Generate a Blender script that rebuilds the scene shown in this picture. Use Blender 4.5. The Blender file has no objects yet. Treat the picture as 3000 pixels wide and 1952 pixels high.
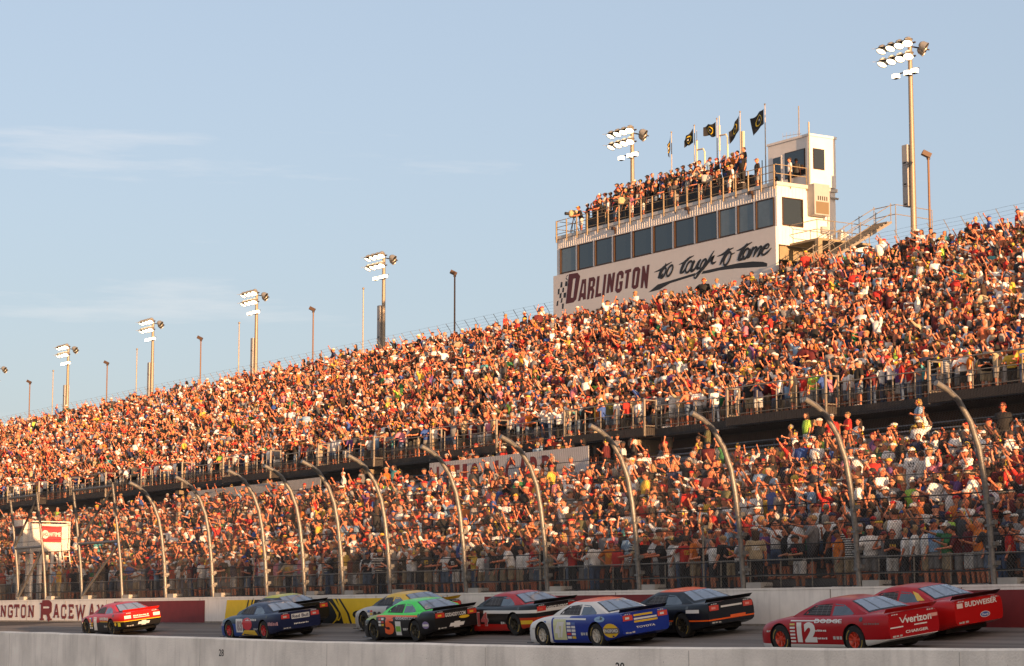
import bpy, bmesh, math, random
import numpy as np
from mathutils import Vector, Matrix
from mathutils.bvhtree import BVHTree
R = math.radians
SC = bpy.context.scene
COL = SC.collection
random.seed(7)

# ------------------------------------------------------------------ camera, sky, sun, exposure
cam = bpy.data.cameras.new('camera'); cam.lens = 78.66; cam.sensor_width = 36; cam.clip_end = 6000; cam.clip_start = .1
co = bpy.data.objects.new('camera', cam); COL.objects.link(co)
co.location = (0, 0, 0); co.rotation_euler = (R(90 + 7.2), 0, R(-32.894)); SC.camera = co
SUN_EL, SUN_AZ = 4.2, 6.0          # the light travels towards +Y, turned this far towards +X
W = bpy.data.worlds.new('World'); SC.world = W; W.use_nodes = True
wn = W.node_tree.nodes; wl = W.node_tree.links
bg = wn['Background']
sky = wn.new('ShaderNodeTexSky'); sky.sky_type = 'NISHITA'; sky.sun_disc = False
sky.sun_elevation = R(SUN_EL); sky.sun_rotation = R(180 + SUN_AZ); sky.air_density = 1.0; sky.dust_density = 1.6; sky.ozone_density = 2.0
hs = wn.new('ShaderNodeHueSaturation'); hs.inputs['Saturation'].default_value = .72
tc = wn.new('ShaderNodeTexCoord'); mp = wn.new('ShaderNodeMapping'); mp.inputs['Scale'].default_value = (1.6, 1.6, 15); mp.inputs['Location'].default_value = (.3, 1.1, .11)
cn = wn.new('ShaderNodeTexNoise'); cn.inputs['Scale'].default_value = 2.2; cn.inputs['Detail'].default_value = 7; cn.inputs['Roughness'].default_value = .6
cr = wn.new('ShaderNodeMapRange'); cr.inputs[1].default_value = .59; cr.inputs[2].default_value = .82; cr.inputs[3].default_value = 0; cr.inputs[4].default_value = .42
mx = wn.new('ShaderNodeMix'); mx.data_type = 'RGBA'
tint = wn.new('ShaderNodeMix'); tint.data_type = 'RGBA'; tint.blend_type = 'MULTIPLY'; tint.inputs[0].default_value = 1; tint.inputs[7].default_value = (1.05, .96, 1.0, 1)
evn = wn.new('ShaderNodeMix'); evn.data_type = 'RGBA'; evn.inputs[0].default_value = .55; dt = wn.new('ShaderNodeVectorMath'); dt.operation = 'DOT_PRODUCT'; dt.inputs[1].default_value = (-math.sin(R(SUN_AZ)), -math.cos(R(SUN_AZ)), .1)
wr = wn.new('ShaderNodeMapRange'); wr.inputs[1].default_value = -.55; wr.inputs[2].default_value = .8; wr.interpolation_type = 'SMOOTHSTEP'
sky_fill = wn.new('ShaderNodeMix'); sky_fill.data_type = 'RGBA'; sky_fill.inputs[6].default_value = (1.24, 1.54, 1.92, 1); sky_fill.inputs[7].default_value = (3.3, 2.45, 1.75, 1)   # added flat sky colour, blue grey east, warm west to brighten shaded walls
CLOUD = (3.2, 2.9, 2.7, 1)
mx.inputs[7].default_value = CLOUD
wl.new(tc.outputs['Generated'], mp.inputs[0]); wl.new(mp.outputs[0], cn.inputs['Vector']); wl.new(cn.outputs['Fac'], cr.inputs[0])
wl.new(sky.outputs[0], hs.inputs['Color']); wl.new(hs.outputs[0], tint.inputs[6]); wl.new(tint.outputs[2], evn.inputs[6]); wl.new(evn.outputs[2], mx.inputs[6]); wl.new(tc.outputs['Generated'], dt.inputs[0]); wl.new(dt.outputs['Value'], wr.inputs[0]); wl.new(wr.outputs[0], sky_fill.inputs[0]); wl.new(sky_fill.outputs[2], evn.inputs[7]); wl.new(cr.outputs[0], mx.inputs[0]); wl.new(mx.outputs[2], bg.inputs[0])
bg.inputs[1].default_value = .15
sl = bpy.data.lights.new('sun', 'SUN'); sl.energy = 5; sl.angle = R(.5); sl.color = (1, .56, .27)
so = bpy.data.objects.new('sun', sl); COL.objects.link(so)
dv = Vector((math.sin(R(SUN_AZ)) * math.cos(R(SUN_EL)), math.cos(R(SUN_AZ)) * math.cos(R(SUN_EL)), -math.sin(R(SUN_EL))))
so.rotation_euler = dv.to_track_quat('-Z', 'Y').to_euler()
SC.view_settings.view_transform = 'Standard'; SC.view_settings.look = 'None'; SC.view_settings.gamma = 1; SC.view_settings.exposure = 1.27
SC.cycles.max_bounces = 5; SC.cycles.diffuse_bounces = 3; SC.cycles.glossy_bounces = 3

# ------------------------------------------------------------------ materials
def mat(name, col, rough=.7, metal=0, var=0, scale=3, bump=0, bscale=40, emit=0, coat=0, spec=.5, stretch=None):
    m = bpy.data.materials.new(name); m.use_nodes = True; n = m.node_tree.nodes; l = m.node_tree.links; b = n['Principled BSDF']
    b.inputs['Base Color'].default_value = (*col, 1); b.inputs['Roughness'].default_value = rough; b.inputs['Metallic'].default_value = metal
    b.inputs['Coat Weight'].default_value = coat; b.inputs['Specular IOR Level'].default_value = spec
    t = n.new('ShaderNodeTexCoord'); src = t.outputs['Object']
    if stretch:
        q = n.new('ShaderNodeMapping'); q.inputs['Scale'].default_value = stretch; l.new(src, q.inputs[0]); src = q.outputs[0]
    if var:
        z = n.new('ShaderNodeTexNoise'); z.inputs['Scale'].default_value = scale; z.inputs['Detail'].default_value = 6; z.inputs['Roughness'].default_value = .65
        r = n.new('ShaderNodeMapRange'); r.inputs[1].default_value = .25; r.inputs[2].default_value = .75; r.inputs[3].default_value = 1 - var; r.inputs[4].default_value = 1 + var * .6
        x = n.new('ShaderNodeMix'); x.data_type = 'RGBA'; x.blend_type = 'MULTIPLY'; x.inputs[0].default_value = 1; x.inputs[6].default_value = (*col, 1)
        l.new(src, z.inputs['Vector']); l.new(z.outputs['Fac'], r.inputs[0]); l.new(r.outputs[0], x.inputs[7]); l.new(x.outputs[2], b.inputs['Base Color'])
    if bump:
        z = n.new('ShaderNodeTexNoise'); z.inputs['Scale'].default_value = bscale; z.inputs['Detail'].default_value = 4
        u = n.new('ShaderNodeBump'); u.inputs['Strength'].default_value = bump; u.inputs['Distance'].default_value = .02
        l.new(src, z.inputs['Vector']); l.new(z.outputs['Fac'], u.inputs['Height']); l.new(u.outputs[0], b.inputs['Normal'])
    if emit:
        b.inputs['Emission Color'].default_value = (*col, 1); b.inputs['Emission Strength'].default_value = emit
    return m
def objcol(name, rough, vary=0):
    m = bpy.data.materials.new(name); m.use_nodes = True; n = m.node_tree.nodes; l = m.node_tree.links; b = n['Principled BSDF']
    o = n.new('ShaderNodeObjectInfo'); b.inputs['Roughness'].default_value = rough
    src = o.outputs['Color']
    if vary:
        t = n.new('ShaderNodeTexCoord'); z = n.new('ShaderNodeTexNoise'); z.inputs['Scale'].default_value = vary; z.inputs['Detail'].default_value = 3
        r = n.new('ShaderNodeMapRange'); r.inputs[1].default_value = .3; r.inputs[2].default_value = .7; r.inputs[3].default_value = .72; r.inputs[4].default_value = 1.1
        x = n.new('ShaderNodeMix'); x.data_type = 'RGBA'; x.blend_type = 'MULTIPLY'; x.inputs[0].default_value = 1
        l.new(t.outputs['Object'], z.inputs['Vector']); l.new(z.outputs['Fac'], r.inputs[0]); l.new(src, x.inputs[6]); l.new(r.outputs[0], x.inputs[7]); src = x.outputs[2]
        u = n.new('ShaderNodeBump'); u.inputs['Strength'].default_value = .5; u.inputs['Distance'].default_value = .03; l.new(z.outputs['Fac'], u.inputs['Height']); l.new(u.outputs[0], b.inputs['Normal'])
    l.new(src, b.inputs['Base Color']); return m
M = {}
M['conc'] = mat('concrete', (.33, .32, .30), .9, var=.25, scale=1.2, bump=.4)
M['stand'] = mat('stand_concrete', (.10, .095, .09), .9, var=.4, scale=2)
M['dark'] = mat('dark_steel', (.035, .03, .028), .8, var=.3)
M['brown'] = mat('rusty_beam', (.07, .045, .03), .8, var=.4, scale=2)
M['alu'] = mat('bench_aluminium', (.22, .24, .28), .5, .5, var=.25, scale=4)
M['galv'] = mat('galvanised_steel', (.20, .197, .19), .45, .4, var=.45, scale=14, bump=.3, bscale=30)
M['rail'] = mat('galvanised_rail', (.27, .24, .20), .5, .3, var=.25, scale=8)
M['wire'] = mat('fence_wire', (.13, .13, .13), .5, .5)
M['cable'] = mat('steel_cable', (.03, .03, .03), .6, .3)
M['white'] = mat('white_paint', (.88, .84, .78), .6, var=.12, scale=1.5)
M['maroon'] = mat('maroon_paint', (.20, .018, .018), .65, var=.2, scale=2)
M['signmar'] = mat('sign_maroon', (.075, .012, .014), .6)
M['signblk'] = mat('sign_black', (.012, .014, .017), .6)
M['yellow'] = mat('yellow_paint', (.82, .56, .014), .6, var=.12, scale=2)
M['black'] = mat('black_paint', (.012, .012, .012), .6)
M['siding'] = mat('white_metal_siding', (.70, .68, .66), .55, var=.10, scale=1.2)
M['frame'] = mat('bronze_frame', (.045, .022, .012), .5, .3)
M['glass'] = mat('tinted_glass', (.012, .018, .022), .06, 0, spec=.9)
M['light_pole'] = mat('lamp_pole', (.26, .22, .17), .5, .4, var=.2, scale=10)
M['brownpole'] = mat('brown_pole', (.16, .09, .05), .6, .2)
M['grey'] = mat('grey_box', (.33, .33, .33), .6, var=.1)
M['dish'] = mat('lamp_reflector', (.34, .32, .28), .4, .4)
M['lit'] = mat('lit_lamp', (1, .82, .55), .5, emit=2.4)
M['tan'] = mat('tan_steel', (.27, .21, .13), .6, var=.2)
M['asphalt'] = mat('asphalt', (.17, .155, .145), .85, var=.22, scale=.6, bump=.3, bscale=60, stretch=(1, .12, 1))
M['newasphalt'] = mat('fresh_asphalt', (.03, .03, .032), .85, var=.2)
M['ground'] = mat('ground_soil', (.22, .21, .18), .95, var=.3, scale=.3)
def shirt_mat():
    m = objcol('shirt_cloth', .85, 9); n = m.node_tree.nodes; l = m.node_tree.links; b = n['Principled BSDF']; src = b.inputs['Base Color'].links[0].from_socket
    t = n.new('ShaderNodeTexCoord'); s = n.new('ShaderNodeSeparateXYZ'); l.new(t.outputs['Object'], s.inputs[0]); oi = n.new('ShaderNodeObjectInfo')
    def mth(op, a, c):
        q = n.new('ShaderNodeMath'); q.operation = op
        for i, v in enumerate((a, c)):
            if v is None: continue
            if isinstance(v, (int, float)): q.inputs[i].default_value = v
            else: l.new(v, q.inputs[i])
        return q.outputs[0]
    z = n.new('ShaderNodeTexNoise'); z.inputs['Scale'].default_value = 26; l.new(t.outputs['Object'], z.inputs['Vector'])
    f = mth('LESS_THAN', mth('ABSOLUTE', s.outputs[1], None), .095)
    f = mth('MULTIPLY', f, mth('LESS_THAN', mth('ABSOLUTE', mth('SUBTRACT', s.outputs[2], 1.25), None), .075)); f = mth('MULTIPLY', f, mth('GREATER_THAN', z.outputs['Fac'], .48)); f = mth('MULTIPLY', f, mth('GREATER_THAN', oi.outputs['Random'], .45))
    st = mth('MULTIPLY', mth('GREATER_THAN', mth('SINE', mth('MULTIPLY', s.outputs[2], 95), None), .1), mth('LESS_THAN', oi.outputs['Random'], .07)); f = mth('MAXIMUM', f, st)
    cr_ = n.new('ShaderNodeValToRGB'); cr_.color_ramp.interpolation = 'CONSTANT'; e = cr_.color_ramp.elements; e[0].color = (.6, .6, .58, 1); e[1].position = .6; e[1].color = (.5, .03, .02, 1)
    for p_, c_ in ((.7, (.65, .42, .03, 1)), (.8, (.02, .02, .03, 1)), (.9, (.04, .1, .4, 1))): q = e.new(p_); q.color = c_
    l.new(oi.outputs['Random'], cr_.inputs[0]); x = n.new('ShaderNodeMix'); x.data_type = 'RGBA'; l.new(f, x.inputs[0]); l.new(src, x.inputs[6]); l.new(cr_.outputs[0], x.inputs[7]); l.new(x.outputs[2], b.inputs['Base Color'])
    return m
M['shirt'] = shirt_mat()
M['skin'] = objcol('skin', .6); M['cloth'] = objcol('cloth', .85, 9); M['plain'] = objcol('cap_fabric', .8)
M['eye'] = mat('dark_glasses', (.01, .01, .012), .2); M['lip'] = mat('lips', (.25, .08, .06), .6)
M['shoe'] = mat('shoe', (.45, .43, .42), .7); M['rubber'] = mat('tyre_rubber', (.012, .012, .012), .75)

# ------------------------------------------------------------------ mesh helpers
class MB:
    def __init__(s): s.v = []; s.f = []; s.m = []; s.cm = 0
    def add(s, vs, fs):
        o = len(s.v); s.v += [tuple(p) for p in vs]; s.f += [tuple(i + o for i in f) for f in fs]; s.m += [s.cm] * len(fs); return s
    def box(s, x0, x1, y0, y1, z0, z1):
        return s.add([(x0, y0, z0), (x1, y0, z0), (x1, y1, z0), (x0, y1, z0), (x0, y0, z1), (x1, y0, z1), (x1, y1, z1), (x0, y1, z1)],
                     [(0, 3, 2, 1), (4, 5, 6, 7), (0, 1, 5, 4), (1, 2, 6, 5), (2, 3, 7, 6), (3, 0, 4, 7)])
    def bar(s, a, b, w, h=None):
        a = Vector(a); b = Vector(b); h = h or w; d = (b - a).normalized(); u = d.cross(Vector((0, 0, 1)))
        if u.length < .01: u = Vector((1, 0, 0))
        u.normalize(); t = u.cross(d); vs = []
        for p in (a, b):
            for i, j in ((-1, -1), (1, -1), (1, 1), (-1, 1)): vs.append(p + u * w / 2 * i + t * h / 2 * j)
        return s.add(vs, [(0, 1, 2, 3), (7, 6, 5, 4), (0, 4, 5, 1), (1, 5, 6, 2), (2, 6, 7, 3), (3, 7, 4, 0)])
    def tube(s, pts, r, n=8, cap=True):
        pts = [Vector(p) for p in pts]; k = len(pts); rs = r if isinstance(r, (list, tuple)) else [r] * k; vs = []; fs = []
        d0 = (pts[1] - pts[0]).normalized(); u = d0.cross(Vector((0, 0, 1)))
        if u.length < .05: u = d0.cross(Vector((0, 1, 0)))
        u.normalize()
        for i, p in enumerate(pts):
            d = (pts[min(i + 1, k - 1)] - pts[max(i - 1, 0)]).normalized(); u = (u - d * u.dot(d)).normalized(); t = d.cross(u)
            for j in range(n):
                a = 2 * math.pi * j / n; vs.append(p + (u * math.cos(a) + t * math.sin(a)) * rs[i])
        for i in range(k - 1):
            for j in range(n): fs.append((i * n + j, i * n + (j + 1) % n, (i + 1) * n + (j + 1) % n, (i + 1) * n + j))
        if cap: fs.append(tuple(range(n))[::-1]); fs.append(tuple(range((k - 1) * n, k * n)))
        return s.add(vs, fs)
    def ball(s, c, r, n=10, m=7):
        r = r if isinstance(r, (tuple, list)) else (r, r, r); vs = [(c[0], c[1], c[2] + r[2])]; fs = []
        for i in range(1, m):
            a = math.pi * i / m
            for j in range(n): b = 2 * math.pi * j / n; vs.append((c[0] + r[0] * math.sin(a) * math.cos(b), c[1] + r[1] * math.sin(a) * math.sin(b), c[2] + r[2] * math.cos(a)))
        vs.append((c[0], c[1], c[2] - r[2])); L = len(vs) - 1
        for j in range(n): fs.append((0, 1 + j, 1 + (j + 1) % n)); fs.append((L, 1 + (m - 2) * n + (j + 1) % n, 1 + (m - 2) * n + j))
        for i in range(m - 2):
            for j in range(n): fs.append((1 + i * n + j, 1 + (i + 1) * n + j, 1 + (i + 1) * n + (j + 1) % n, 1 + i * n + (j + 1) % n))
        return s.add(vs, fs)
    def lathe(s, prof, axis_o, axis_d, n=20):
        d = Vector(axis_d).normalized(); o = Vector(axis_o); u = d.orthogonal().normalized(); t = d.cross(u); vs = []; fs = []; k = len(prof)
        for (r, h) in prof:
            for j in range(n): a = 2 * math.pi * j / n; vs.append(o + d * h + (u * math.cos(a) + t * math.sin(a)) * r)
        for i in range(k - 1):
            for j in range(n): fs.append((i * n + j, i * n + (j + 1) % n, (i + 1) * n + (j + 1) % n, (i + 1) * n + j))
        return s.add(vs, fs)
    def loft(s, rings, close=True, caps=True):
        n = len(rings[0]); vs = [p for r in rings for p in r]; fs = []
        for i in range(len(rings) - 1):
            for j in range(n if close else n - 1): fs.append((i * n + j, i * n + (j + 1) % n, (i + 1) * n + (j + 1) % n, (i + 1) * n + j))
        if caps: fs.append(tuple(range(n))[::-1]); fs.append(tuple(range((len(rings) - 1) * n, len(rings) * n)))
        return s.add(vs, fs)
    def mesh(s, name, mats, smooth=None):
        me = bpy.data.meshes.new(name); me.from_pydata(s.v, [], s.f); mats = mats if isinstance(mats, (list, tuple)) else [mats]
        for q in mats: me.materials.append(q)
        if len(mats) > 1: me.polygons.foreach_set('material_index', s.m)
        if smooth: me.shade_smooth(); me.set_sharp_from_angle(angle=R(smooth))
        me.update(); return me
    def build(s, name, mats, parent=None, smooth=None):
        return link(name, s.mesh(name, mats, smooth), parent)
def link(name, me, parent=None):
    o = bpy.data.objects.new(name, me); COL.objects.link(o)
    if parent: o.parent = parent
    return o
def repeat(name, mb, places, m, parent, off, smooth=None, most=100):
    me = MB().add([(x, y, z) for x, y, z in mb.v], mb.f).mesh(name, m, smooth)
    for p in places[:most]: o = link(name, me, parent); o.location = (p[0] - off[0], p[1] - off[1], p[2] - off[2])
    if len(places) > most:
        b = MB()
        for p in places[most:]: b.add([(x + p[0] - off[0], y + p[1] - off[1], z + p[2] - off[2]) for x, y, z in mb.v], mb.f)
        b.build(name, m, parent, smooth)['kind'] = 'stuff'
def tag(o, label=None, cat=None, group=None, kind=None):
    if label: o['label'] = label
    if cat: o['category'] = cat
    if group: o['group'] = group
    if kind: o['kind'] = kind
    return o
def thing(name, label, cat, loc=(0, 0, 0), rz=0, group=None):
    o = bpy.data.objects.new(name, None); COL.objects.link(o); o.location = loc; o.rotation_euler = (0, 0, rz); o.empty_display_size = .1
    return tag(o, label, cat, group)
def evald(me, mods):
    """bake modifiers on a mesh: mods is a list of (type, settings)"""
    o = bpy.data.objects.new('tmp', me); COL.objects.link(o)
    for t, st in mods:
        q = o.modifiers.new('m', t)
        for k, v in st.items(): setattr(q, k, v)
    dg = bpy.context.evaluated_depsgraph_get(); r = bpy.data.meshes.new_from_object(o.evaluated_get(dg), depsgraph=dg)
    bpy.data.objects.remove(o); return r
def text2d(s, h, w=None, bold=0, shear=0):
    """flat lettering as (verts 2D, faces), lower left at 0,0; from the built-in font"""
    cu = bpy.data.curves.new('t', 'FONT'); cu.body = s; cu.offset = bold; cu.shear = shear; cu.resolution_u = 3
    o = bpy.data.objects.new('t', cu); COL.objects.link(o)
    dg = bpy.context.evaluated_depsgraph_get(); me = bpy.data.meshes.new_from_object(o.evaluated_get(dg), depsgraph=dg)
    bpy.data.objects.remove(o); vs = [v.co.xy for v in me.vertices]; fs = [tuple(p.vertices) for p in me.polygons]
    x0 = min(v.x for v in vs); x1 = max(v.x for v in vs); y0 = min(v.y for v in vs); y1 = max(v.y for v in vs)
    ky = h / (y1 - y0); kx = (w / (x1 - x0)) if w else ky
    return [((v.x - x0) * kx, (v.y - y0) * ky) for v in vs], fs
def poly2d(loops):
    cu = bpy.data.curves.new('c', 'CURVE'); cu.dimensions = '2D'; cu.fill_mode = 'BOTH'
    for lp in loops:
        sp = cu.splines.new('POLY'); sp.points.add(len(lp) - 1); sp.use_cyclic_u = True
        for i, p in enumerate(lp): sp.points[i].co = (p[0], p[1], 0, 1)
    o = bpy.data.objects.new('c', cu); COL.objects.link(o)
    dg = bpy.context.evaluated_depsgraph_get(); me = bpy.data.meshes.new_from_object(o.evaluated_get(dg), depsgraph=dg)
    bpy.data.objects.remove(o); return [tuple(v.co.xy) for v in me.vertices], [tuple(p.vertices) for p in me.polygons]
def stroke2d(pts, w):
    """ribbon with mitred joins; w a number or one per point"""
    n = len(pts); ws = w if isinstance(w, (list, tuple)) else [w] * n; vs = []; closed = pts[0] == pts[-1] and n > 3
    for i in range(n):
        a = Vector(pts[(i - 1) if i else (n - 2 if closed else 0)][:2]); b = Vector(pts[i][:2]); c = Vector(pts[(i + 1) if i < n - 1 else (1 if closed else n - 1)][:2])
        d1 = (b - a).normalized() if (b - a).length > 1e-6 else None; d2 = (c - b).normalized() if (c - b).length > 1e-6 else None
        d1 = d1 or d2; d2 = d2 or d1; t = d1 + d2
        if t.length < .3: t = d1
        t.normalize(); nn = Vector((-t.y, t.x)); k = 1 / max(.45, abs(nn.dot(Vector((-d1.y, d1.x)))))
        vs += [tuple(b + nn * ws[i] / 2 * k), tuple(b - nn * ws[i] / 2 * k)]
    return vs, [(2 * i, 2 * i + 1, 2 * i + 3, 2 * i + 2) for i in range(n - 1)]

# ------------------------------------------------------------------ ground, track, walls
def struct(name, b, m, smooth=None): return tag(b.build(name, m, None, smooth), kind='structure')
b = MB(); b.add([(-2500, -2500, -1.95), (2500, -2500, -1.95), (2500, 2500, -1.95), (-2500, 2500, -1.95)], [(0, 1, 2, 3)]); struct('ground', b, M['ground'])
b = MB(); xs = [18, 24, 29.6, 33, 36, 39, 42]; zt = lambda x: -1.85 if x < 29.6 else -1.85 + (x - 29.6) * .125
b.add([(x, y, zt(x)) for x in xs for y in (-220, 420)], [(2 * i, 2 * i + 2, 2 * i + 3, 2 * i + 1) for i in range(6)]); struct('race_track', b, M['asphalt'])
b = MB(); b.add([(x, y, zt(x) + .006) for x, y in ((37.2, 121), (41.9, 104), (41.9, 300), (37.2, 300))], [(0, 1, 2, 3)]); struct('track_patch', b, M['newasphalt'])
b = MB()
for i in range(5): b.add([(x, y, zt(x) + .012) for x, y in ((39.9, 116 + i * 9), (40.15, 116 + i * 9), (40.15, 120 + i * 9), (39.9, 120 + i * 9))], [(0, 1, 2, 3)])
struct('track_marking', b, M['white'])
b = MB(); b.add([(30.3, -150, zt(30.3) + .006), (30.5, -150, zt(30.5) + .006), (30.5, 400, zt(30.5) + .006), (30.3, 400, zt(30.3) + .006)], [(0, 1, 2, 3)]); struct('inner_line', b, M['yellow'])
# unseen mound added behind the camera, shaped to keep the track in shade
b = MB(); prof = []; 
n = 19; hz = [12.6 + max(0, -36 + i * 3.4) * .13 + .9 * math.sin(i * .31) + .5 * math.sin(i * 1.13) + .35 * math.sin(i * 2.7 + 1) - 0 for i in range(n)]
rings = [[(-16 + i * 3.4, yy, -1.97 + (hz[i] + 1.97) * k) for yy, k in ((-130, 0), (-110, .55), (-95, .85), (-82, 1), (-76, .8), (-66, .3), (-58, 0))] for i in range(n)]
b.loft(rings, close=False, caps=False); struct('shade_caster', b, mat('shade_caster_green', (.05, .07, .03), .95, var=.3))

WB = thing('outer_wall', 'white and maroon painted concrete wall along the far side of the track', 'wall', (42, 0, 0))
def lb(f, name, m, parent, off=(42, 0, 0), smooth=None):
    b = MB(); f(b); b.v = [(x - off[0], y - off[1], z - off[2]) for x, y, z in b.v]; return b.build(name, m, parent, smooth)
def wallbody(b):
    b.box(42, 42.32, -60, 330, -.6, .74); b.box(41.985, 42.335, -60, 330, .742, .80)
lb(wallbody, 'wall_body', M['white'], WB)
wg = mat('wall_grime', (.30, .27, .23), .9, var=.4, scale=4)
lb(lambda b: b.box(41.994, 42, -60, 330, -.5, -.24), 'wall_foot', wg, WB)
def joints(b):
    for i in range(70): b.box(41.990, 41.9985, -40 + i * 5.2, -39.97 + i * 5.2, -.23, .74)
lb(joints, 'wall_joint', wg, WB)
def sheet(name, m, poly, d, parent=WB, X=42, lab=None):
    vs, fs = poly2d([poly]) if len(poly) > 4 else (poly, [tuple(range(len(poly)))])
    o = MB().add([(-d, p[0], p[1]) for p in vs], fs).build(name, m, parent)
    if lab: o['label'] = lab
    return o
def rect(y0, y1, z0, z1): return [(y0, z0), (y1, z0), (y1, z1), (y0, z1)]
for y0, y1 in ((89.5, 99.5), (56.2, 66.7), (20, 44.9)): sheet('maroon_panel', M['maroon'], rect(y0, y1, -.52, .66), .012, lab='maroon painted panel')
# painted yellow and black sponsor panel
PAN = sheet('sponsor_panel', M['yellow'], [(87.3, .66), (87.6, -.52), (68.9, -.52), (68.9, .66)], .014, lab='yellow and black sponsor panel')
sheet('black_field', M['black'], [(84.9, .66), (85.4, -.52), (76.4, -.52), (76.9, -.1), (77.5, .66)], .020)
for a, c, wd, m_ in ((84.62, 85.1, .13, 'yellow'), (85.15, 85.6, .10, 'black'), (77.62, 76.55, .22, 'yellow'), (77.2, 76.1, .16, 'black')):
    sheet('curved_stripe', M[m_], [(a, .655), ((a + c) / 2 - (.16 if c < a else -.05), .1), (c, -.515), (c + wd, -.515), ((a + c) / 2 + wd - (.16 if c < a else -.05), .1), (a + wd, .655)], .026)
def wtext(s, y, z, h, w, m, d=.03, bold=0, parent=WB, name='lettering', shear=0):
    vs, fs = text2d(s, h, w, bold, shear); return MB().add([(-d, y - u, z + v) for u, v in vs], fs).build(name, m, parent)
wtext('Sprint', 83.6, -.22, .68, 5.4, M['white'], bold=.01)
wtext('CUP', 76.2, -.10, .30, 2.2, M['black'], bold=.03)
wtext('SERIES', 73.4, -.10, .30, 3.6, M['black'], bold=.03)
fan = MB()
for k in range(6):      # fan of tapering vanes
    p0 = (78.10 - k * .20, .56 - k * .105); p1 = (77.32 + .02 * k, .02 - .10 * k * .4 + .05); p2 = (77.85, -.40 + k * .015)
    pts = [tuple(Vector(p0) * (1 - t) ** 2 + Vector((77.75 - k * .1, .35 - k * .12)) * 2 * t * (1 - t) * 1 + Vector(p1) * t * t) for t in (0, .25, .5, .75, 1)]
    vs, fs = stroke2d(pts, [.01, .05, .07, .07, .05]); fan.add([(-.03 - k * .001, p[0], p[1]) for p in vs], fs)
    vs, fs = stroke2d([p1, (p1[0] * .6 + p2[0] * .4, p1[1] * .5 + p2[1] * .5), p2], [.06, .05, .01]); fan.add([(-.036 - k * .001, p[0], p[1]) for p in vs], fs)
fan.build('fan_emblem', M['yellow'], WB)
SLAB = {'N': ([[(.17, 0), (.17, 1)], [(.17, 1), (.83, 0)], [(.83, 0), (.83, 1)]], [(.0, .34, 0), (0, .3, 1), (.66, 1, 1)]),
 'G': ([[(.92, .7), (.92, .85), (.78, .97), (.25, .97), (.1, .85), (.1, .15), (.25, .03), (.78, .03), (.92, .15), (.92, .45)], [(.55, .45), (1.02, .45)]], []),
 'T': ([[(.5, 0), (.5, 1)], [(0, .97), (1, .97)], [(.07, 1), (.07, .74)], [(.93, 1), (.93, .74)]], [(.28, .72, 0)]),
 'O': ([[(.5, .97), (.25, .97), (.1, .85), (.1, .15), (.25, .03), (.75, .03), (.9, .15), (.9, .85), (.75, .97), (.5, .97)]], []),
 'R': ([[(.18, 0), (.18, 1)], [(.18, .97), (.78, .97), (.92, .86), (.92, .6), (.78, .49), (.18, .49)], [(.62, .49), (.86, 0)]], [(0, .38, 0), (.66, 1.05, 0), (0, .2, 1)]),
 'A': ([[(.14, 0), (.44, .98), (.56, .98), (.86, 0)], [(.25, .33), (.75, .33)]], [(-.04, .32, 0), (.68, 1.04, 0)]),
 'C': ([[(.92, .66), (.92, .85), (.78, .97), (.25, .97), (.1, .85), (.1, .15), (.25, .03), (.78, .03), (.92, .15), (.92, .32)]], []),
 'E': ([[(.2, 0), (.2, 1)], [(.0, .97), (.92, .97)], [(.2, .5), (.7, .5)], [(0, .03), (.95, .03)], [(.88, 1), (.88, .74)], [(.9, 0), (.9, .26)]], []),
 'W': ([[(.08, 1), (.28, 0), (.5, .85), (.72, 0), (.92, 1)]], [(-.04, .2, 1), (.8, 1.04, 1)]),
 'Y': ([[(.12, 1), (.5, .45), (.88, 1)], [(.5, .5), (.5, 0)]], [(-.04, .28, 1), (.72, 1.04, 1), (.3, .7, 0)])}
def slab(ch, y0, y1, z0, z1):
    st, se = SLAB[ch]; w = y0 - y1; h = z1 - z0; bw = .20 * w if ch != 'W' else .14 * w; bm = MB(); k = 0
    P = lambda q: (y0 - q[0] * w, z0 + q[1] * h)
    for q in st: vs, fs = stroke2d([P(a) for a in q], bw); bm.add([(-.014 - k * .0012, *p) for p in vs], fs); k += 1
    for a, c, e in se: vs, fs = stroke2d([P((a, e + (.045 if e == 0 else -.045))), P((c, e + (.045 if e == 0 else -.045)))], .1 * h); bm.add([(-.014 - k * .0012, *p) for p in vs], fs); k += 1
    bm.build('letter', M['maroon'], WB)
for ch, y0, y1, z0, z1 in (('N', 114.64, 113.81, -.05, .53), ('G', 113.53, 112.85, -.06, .53), ('T', 112.65, 111.9, -.06, .53), ('O', 111.64, 110.97, -.07, .53), ('N', 110.64, 109.79, -.07, .52),
    ('R', 109.0, 107.42, -.22, .65), ('A', 107.17, 106.36, -.09, .51), ('C', 106.11, 105.44, -.1, .51), ('E', 105.13, 104.47, -.1, .51), ('W', 104.2, 103.02, -.1, .51), ('A', 102.57, 101.82, -.1, .51), ('Y', 101.53, 100.78, -.1, .51)):
    slab(ch, y0, y1, z0, z1)

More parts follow.
